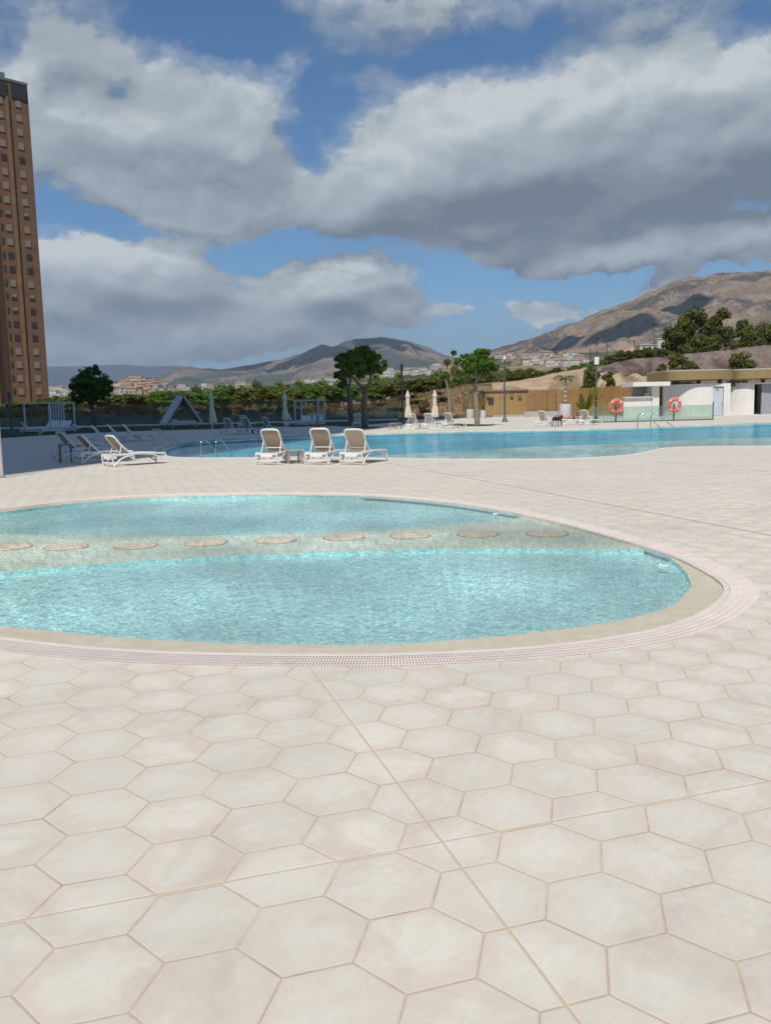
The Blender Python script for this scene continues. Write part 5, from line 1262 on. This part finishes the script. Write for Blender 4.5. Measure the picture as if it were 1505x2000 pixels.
# slat screen from the pavilion to the round building
sc_ = empty("slat_screen", (0, 0, 0))
sp_ = [H(1031, 762, 99), H(1105, 760, 97), H(1240, 752, 92), H(1330, 748, 88)]
k0 = 0
for a, c in zip(sp_, sp_[1:]):
    n_ = int((Vector((c.x, c.y)) - Vector((a.x, a.y))).length / .26); b = MB()
    for i in range(n_):
        t_ = i / n_; q = a.lerp(c, t_); b.span((q.x - .092, q.y - .09, .45 if q.x < sp_[1].x else .0), (q.x + .092, q.y + .09, q.z))
    b.build("slats", GOLD, sc_)
    n2 = 4
    for i in range(n2 + 1):
        q = a.lerp(c, i / n2 * .999); MB().span((q.x - .06, q.y + .10, 0), (q.x + .06, q.y + .2, q.z - .1)).build("post", BRZ, sc_)
    MB().bar((a.x, a.y + .14, a.z * .8), (c.x, c.y + .14, c.z * .8), .06, .1).build("rail", BRZ, sc_)
tag(sc_, "golden bronze screen of upright slats behind the planter and lifebuoys", "screen")
a, c = H(1024, 808, 97.5), H(1110, 806, 95.5); bw = MB(); bw.bar((a.x, a.y, .3), (c.x, c.y, .3), .45, .6)
tag(bw.build("low_wall", CONC, None, False, .02), "low pale concrete bench wall in front of the slat screen", "wall")
# booth
BW = mat("white_plaster", (0.74, 0.72, 0.67), 0.85, 0.05, 0.8); BY = 79.0
bo = empty("bar_booth", (H(1260, 800, BY).x, BY, 0)); bx = lambda px: H(px, 790, BY).x - bo.location.x; bzz = lambda py, px=1260: H(px, py, BY).z
MB().span((bx(1217.5), 0, 0), (bx(1271.5), .35, bzz(776.5))).build("counter_front", BW, bo)
MB().span((bx(1272), -.05, 0), (bx(1286), 2.4, bzz(755))).build("side_wall", BW, bo)
MB().span((bx(1218), 1.9, 0), (bx(1271), 2.2, bzz(755))).build("back_wall", mat("shade_grey", (0.42, 0.41, 0.40), 0.9, 0.05, 1), bo) if False else None
MB().span((bx(1243), 1.6, 0), (bx(1271.6), 1.9, bzz(755))).build("back_panel", mat("grey_panel", (0.40, 0.39, 0.39), 0.8, 0.05, 1), bo)
MB().span((bx(1216.5), -.25, bzz(776.3)), (bx(1273), .75, bzz(774.6))).build("counter_top", BW, bo)
MB().span((bx(1230), -.8, bzz(754.8)), (bx(1302), 3.0, bzz(746.5))).build("roof_slab", BW, bo, bevel=.03)
MB().span((bx(1263), .45, bzz(774.5)), (bx(1271), .9, bzz(768))).build("shelf_block", BW, bo)
tag(bo, "white open bar booth with flat slab roof beside the round building", "booth")
# round white changing rooms with a gold roof ring
RY = 82.0
rbld = empty("round_building", (H(1372, 800, RY).x, RY, 0))
ox = rbld.location.x; X = lambda px, Y=RY: H(px, 790, Y).x - ox; Z = lambda py, Y=RY, px=1370: H(px, py, Y).z
def curved_wall(x0, x1, bulge, z0, z1, y0=0.0, n=22, thick=.25, flat_to=None):
    """wall bowed towards the pool: quarter ellipse from x0, then flat to x1"""
    out = []
    for i in range(n + 1):
        a = math.pi / 2 * i / n; out.append(Vector((x0 + (flat_to - x0) * (1 - math.cos(a)), y0 + bulge * (1 - math.sin(a)), 0)))
    out.append(Vector((x1, y0, 0)))
    inn = [q + Vector((thick * .3, thick, 0)) for q in out]
    b = MB(); N = len(out)
    vs = [(q.x, q.y, z0) for q in out] + [(q.x, q.y, z1) for q in out] + [(q.x, q.y, z0) for q in inn] + [(q.x, q.y, z1) for q in inn]
    for i in range(N - 1): b.f += [(i, i + 1, N + i + 1, N + i), (2 * N + i + 1, 2 * N + i, 3 * N + i, 3 * N + i + 1), (N + i, N + i + 1, 3 * N + i + 1, 3 * N + i)]
    b.f += [(N - 1, 3 * N - 1, 4 * N - 1, 2 * N - 1), (0, N, 3 * N, 2 * N)]
    b.v = [Vector(q) for q in vs]
    return b
zw = Z(749.5)
curved_wall(X(1316), X(1390.5), 3.2, 0, zw, 0, flat_to=X(1366)).build("wall", BW, rbld, True)
MB().span((X(1412), 0, 0), (X(1425), .3, zw)).span((X(1390.5), .001, Z(755.5)), (X(1412), .299, zw)).build("door_jamb_wall", BW, rbld)
MB().span((X(1412) + .001, .3, 0), (X(1425) - .02, 4, zw)).build("end_wall", BW, rbld)
dr = MB().span((X(1391.5), .1, .03), (X(1411), .17, Z(756))).build("door", mat("pale_blue_door", (0.50, 0.55, 0.62), 0.5, 0.04, 1), rbld)
MB().span((X(1393), .085, Z(758.6)), (X(1410), .10, Z(756.1))).build("door_vent", mat("vent_grey", (0.22, 0.22, 0.22), 0.5), dr)
sg = MB().span((X(1398), .08, Z(763.5)), (X(1402), .095, Z(759.5))).build("door_sign", mat("sign_grey", (0.20, 0.23, 0.28), 0.5), dr)
MB().tube([(X(1409.3), .03, 1.0), (X(1409.3), .03, 1.25)], .02, 6).build("door_handle", STEEL, dr)
curved_wall(X(1429), X(1482), 3.0, 0, zw + .02, 1.2, flat_to=X(1476)).build("wall", BW, rbld, True)
MB().span((X(1483.5), 2.6, 0), (X(1500), 2.7, Z(753))).build("dark_doorway", mat("doorway_black", (0.006, 0.006, 0.007), 0.6), rbld)  # black sheet standing in for the unlit opening
MB().span((X(1483), 1.2, Z(752)), (X(1620), 1.5, zw + .02)).build("lintel", BW, rbld)
MB().span((X(1497), 1.25, 0), (X(1620), 1.5, Z(752) - .003)).build("grey_side_panel", mat("grey_partition", (0.34, 0.35, 0.38), 0.6), rbld)
MB().span((X(1478), 5.0, 0), (X(1620), 5.2, zw)).span((X(1330), 5.4, 0), (X(1425), 5.6, zw)).build("back_wall", BW, rbld)
GOLDR = mat("champagne_gold_fascia", (0.36, 0.255, 0.115), 0.42, 0.05, 2, metal=0.35)
zr0, zr1 = Z(741.5), Z(724)
for (xa, xb, y0) in ((X(1302), X(1437), -.5), (X(1437.5), X(1640), .2)):
    b = MB(); cx_ = (xa + xb) / 2; rx = (xb - xa) / 2; n_ = 40
    pts = [Vector((cx_ - rx * math.cos(math.pi * i / n_) , y0 + 3.4 - 3.4 * math.sin(math.pi * i / n_) ** .3, 0)) for i in range(n_ + 1)] + [Vector((xb, y0 + 7, 0)), Vector((xa, y0 + 7, 0))]
    b.prism([(q.x, q.y) for q in pts], zr0, zr1); b.build("roof_fascia", GOLDR, rbld, True)
    MB().prism([(q.x * .96 + cx_ * .04, q.y + .35) for q in pts], zr1 + .003, zr1 + .12).build("roof", FLAT, rbld)
for px in (1326, 1375, 1417, 1444, 1503): MB().span((X(px) - .16, 1.6, zw - .3), (X(px) + .16, 1.9, zr0 + .05)).build("roof_post", DARKM, rbld)
tag(rbld, "round white changing-room building with gold roof band and pale blue door", "changing rooms")
# glass balustrade with two lifebuoys
gb = empty("glass_balustrade", (0, 0, 0))
ga, gc = G(1153, 826), G(1391, 820)
prev = 0
STL2 = mat("dark_steel", (0.10, 0.11, 0.11), 0.4, 0.05, 4, metal=.6)
n_ = 11
for i in range(n_):
    a = ga.lerp(gc, i / n_); c = ga.lerp(gc, (i + .985) / n_)
    MB().bar((a.x, a.y, .62), (c.x, c.y, .62), .02, 1.12).build("glass_panel", GL, gb)
MB().bar((ga.x, ga.y, .03), (gc.x, gc.y, .03), .05, .09).build("base_channel", STL2, gb)
MB().span((gc.x - .03, gc.y - .04, 0), (gc.x + .03, gc.y + .04, 1.4)).build("end_post", STL2, gb)
tag(gb, "greenish glass balustrade along the far pool deck in front of the booth", "balustrade")
BUOY = mat("coral_orange_buoy", (0.72, 0.13, 0.085), 0.55, 0.05, 5); BWH = mat("reflective_band", (0.80, 0.66, 0.60), 0.4, 0.03, 5)
for px, py, lb in ((1203, 793.5, "orange ring lifebuoy hanging at the left, before the slat screen"), (1316.5, 791, "orange ring lifebuoy hanging at the right, by the round white wall")):
    t_ = (px - 1153) / (1391 - 1153); q = ga.lerp(gc, t_); q = H(px, py, q.y - .22); r = empty("lifebuoy", q)
    b = MB(); ring = [(math.cos(2 * math.pi * i / 40) * .40, 0, math.sin(2 * math.pi * i / 40) * .44) for i in range(41)]
    b.tube(ring, .125, 12, cap=False, sq=.8); b.build("ring", BUOY, r, True)
    for k in range(4):
        a0 = math.pi / 4 + k * math.pi / 2; pts = [(math.cos(a0 + u) * .40, 0, math.sin(a0 + u) * .44) for u in (-.12, 0, .12)]
        MB().tube(pts, .129, 12, sq=.8).build("band", BWH, r, True)
    rp_ = []
    for i in range(41):
        a0 = 2 * math.pi * i / 40; rr = 1 + .05 * abs(math.sin(2 * (a0 - math.pi / 4))); rp_.append((math.cos(a0) * .53 * rr, 0, math.sin(a0) * .57 * rr))
    MB().tube(rp_, .014, 6, cap=False).build("grab_rope", BWH, r, True)
    MB().span((-.05, .11, -q.z), (.05, .17, .1)).build("stand_post", STL2, r)
    tag(r, lb, "lifebuoy")

# ------------------------------------------------------------------ planters
POT = mat("white_planter", (0.62, 0.60, 0.57), 0.7, 0.06, 3)
def planter(px, py, w, h, lb, build):
    p = G(px, py); r = empty("potted_plant", p)
    MB().lathe([(w * .46, 0), (w * .5, .05), (w * .5, h), (w * .44, h), (w * .43, h - .08), (0, h - .08)], 24, cap=False).build("pot", POT, r, True)
    MB().lathe([(w * .43, h - .075), (0, h - .03)], 20, cap=False).build("soil", SOIL_SHADE, r, True)
    build(r, h); return tag(r, lb, "potted plant")
def frond(b, base, d, L_, droop, w_, rnd, n=9, k=2):
    base = Vector(base); d = Vector(d).normalized(); pts = []
    for i in range(n + 1):
        t = i / n; pts.append(base + d * L_ * t + Vector((0, 0, -droop * t * t * L_)))
    for i in range(n):
        t = i / n; ax = (pts[i + 1] - pts[i]).normalized(); sd_ = ax.cross(Vector((0, 0, 1))); sd_ = sd_.normalized() if sd_.length > .05 else Vector((1, 0, 0))
        ll = w_ * (math.sin(math.pi * (t * .85 + .12)))
        for s in (-1, 1):
            for q in range(k):
                o = pts[i].lerp(pts[i + 1], q / k); e = o + sd_ * s * ll + ax * ll * .55 + Vector((0, 0, -.22 * ll)); u = ax * .045
                b.add([o - u, o + u, e], [(0, 1, 2)])
    b.tube(pts, [.016 * (1 - .8 * i / n) for i in range(n + 1)], 5)
rf = random.Random(8)
def stem_plant(r, h):
    t = MB(); limb(t, [(0, 0, h - .1), (.03, 0, h + .8), (-.04, 0, h + 1.9)], .075, .05); t.build("stem", BARKL, r, True)
    c = MB()
    for i in range(9): frond(c, (-.04, 0, h + 1.9), (rf.gauss(0, 1), rf.gauss(0, 1), .9), .9, .6, .22, rf, 6)
    c.build("fronds", LDARK, r)
def tall_leaf(r, h):
    c = MB()
    for i in range(8): frond(c, (0, 0, h - .05), (rf.gauss(0, .22), rf.gauss(0, .2), 1), rf.uniform(1.3, 2.1), .15, .2, rf, 7)
    c.build("fronds", LYEL, r)
def palm(r, h):
    t = MB()
    z = h - .1; pts = [(0, 0, z), (.02, 0, z + .6), (-.02, 0, z + 1.3), (.0, 0, z + 2.2)]
    limb(t, pts, .13, .08); t.build("trunk", BARKL, r, True)
    for k in range(4): MB().lathe([(.125 - .01 * k, 0), (.14 - .01 * k, .05), (.12 - .01 * k, .1)], 12, (0, 0, h + .25 + k * .4), cap=False).build("trunk_ring", WHITE if False else POT, r, True)
    c = MB()
    for i in range(7):
        a = i * 2.4; frond(c, (0, 0, h + 2.1), (math.cos(a), math.sin(a), 1.0 + rf.uniform(-.2, .6)), rf.uniform(1.2, 2.0), .75, .30, rf, 9, 3)
    c.build("fronds", LOLIVE, r)
planter(917.5, 817, .85, 1.02, "white tall planter with a bare-stemmed plant left of the bright tree's trunk", stem_plant)
planter(943, 817, .60, .88, "smaller white planter with yellow green shoots right of the bright tree's trunk", tall_leaf)
planter(1103, 821, 1.05, 1.45, "big white planter with a ringed young palm behind the sunbather", palm)
# arching yellow palm fronds growing by the screen
p = G(1137, 824); yp = empty("yellow_palm", p); c = MB(); t = MB(); limb(t, [(0, 0, 0), (.05, 0, .4), (.1, 0, .7)], .12, .07); t.build("trunk", BARK, yp, True)
for d_, L_, dr_ in (((.55, 0, 1), 3.3, .10), ((.42, .1, 1), 2.7, .08), ((.7, -.1, 1), 2.4, .2), ((-.1, .1, 1), 2.0, .15), ((.25, 0, 1), 2.3, .1), ((-.4, 0, 1), 1.5, .3)): frond(c, (.08, 0, .6), d_, L_, dr_, .6, rf, 14, 4)
c.build("fronds", LYEL, yp); tag(yp, "yellowing arched palm fronds between the planter and the lamp with a box", "palm")
# wire fence on top of the rock cutting
wf_ = empty("wire_fence", (0, 0, 0)); WIRE = mat("dark_wire", (0.05, 0.055, 0.055), 0.6)
fp_ = [(1152, 716, 680), (1184.5, 706, 668), (1237, 700, 663), (1277, 697, 663), (1340, 690, 655), (1424, 684, 640), (1487, 676, 634)]
prev = None
for px, pb, pt in fp_:
    a = H(px, pb, 129.5); c = H(px, pt, 129.5); MB().span((a.x - .05, 129.45, a.z - .6), (a.x + .05, 129.55, c.z)).build("post", WIRE, wf_)
    if prev:
        b = MB()
        for f_ in (.25, .5, .75, 1.0): b.bar(prev[0].lerp(prev[1], f_), a.lerp(c, f_), .012, .012)
        b.build("wires", WIRE, wf_)
    prev = (a, c)
MB().bar(H(1184.5, 673, 129.5), H(1215, 698, 129.5), .06, .06).build("brace", WIRE, wf_)
tag(wf_, "thin dark wire fence with tall posts along the top of the rock face", "fence")

# ------------------------------------------------------------------ clouds overhead, above the frame: their shadows lie on the mountains
CLM = mat("cloud_white", (0.8, 0.8, 0.8), 1.0, 0.02, 0.01)
def shade_cloud(hill, px, py, wx, wy, rot, h, seed):
    t = hill.find(px, py); c = t + sd * ((h - t.z) / sd.z); rnd = random.Random(seed); b = MB()
    N, Mm = 40, 9
    for j in range(Mm + 1):
        f = math.pi * j / Mm
        for i in range(N):
            a = 2 * math.pi * i / N; q = math.sin(f) * (1 + .45 * MN.fractal(Vector((math.cos(a) * 1.6 + seed, math.sin(a) * 1.6, j * .15)), 0.8, 2.0, 5))
            x, y = math.cos(a) * q * wx, math.sin(a) * q * wy
            b.v.append(c + Vector((x * math.cos(rot) - y * math.sin(rot), x * math.sin(rot) + y * math.cos(rot), math.cos(f) * 60)))
    for j in range(Mm):
        for i in range(N): b.f.append((j * N + i, j * N + (i + 1) % N, (j + 1) * N + (i + 1) % N, (j + 1) * N + i))
    o = b.build("cloud", CLM, None, True); tag(o, "drifting cloud above the picture that shades part of the mountains", "cloud", "clouds above the picture", 'stuff')
for args in ((MTR, 1205, 650, 95, 42, .25, 1700, 1), (MTR, 1105, 678, 80, 45, .2, 1700, 2), (MTR, 1340, 604, 60, 38, .3, 1750, 3), (MTL, 650, 682, 330, 170, .2, 2300, 5), (MTL, 770, 668, 220, 150, 0, 2300, 6), (MTL, 500, 716, 240, 80, .1, 2300, 7)):
    shade_cloud(*args)

# ------------------------------------------------------------------ air between here and the mountains
hz = MB().span((-8500, -250, -60), (8500, 11500, 760))
hm = bpy.data.materials.new("haze_air"); hm.use_nodes = True
g = NG(hm.node_tree); g.n.remove(g.n['Principled BSDF'])
pv_ = g.new('ShaderNodeVolumePrincipled'); pv_.inputs['Density'].default_value = 0.00007; g.put(pv_.inputs['Color'], (0.72, 0.85, 1.0)); pv_.inputs['Anisotropy'].default_value = 0.0
g.l.new(pv_.outputs[0], g.n['Material Output'].inputs['Volume'])
ho = hz.build("haze", hm); ho['kind'] = 'stuff'; ho['label'] = "thin blue summer haze in front of the distant mountains"
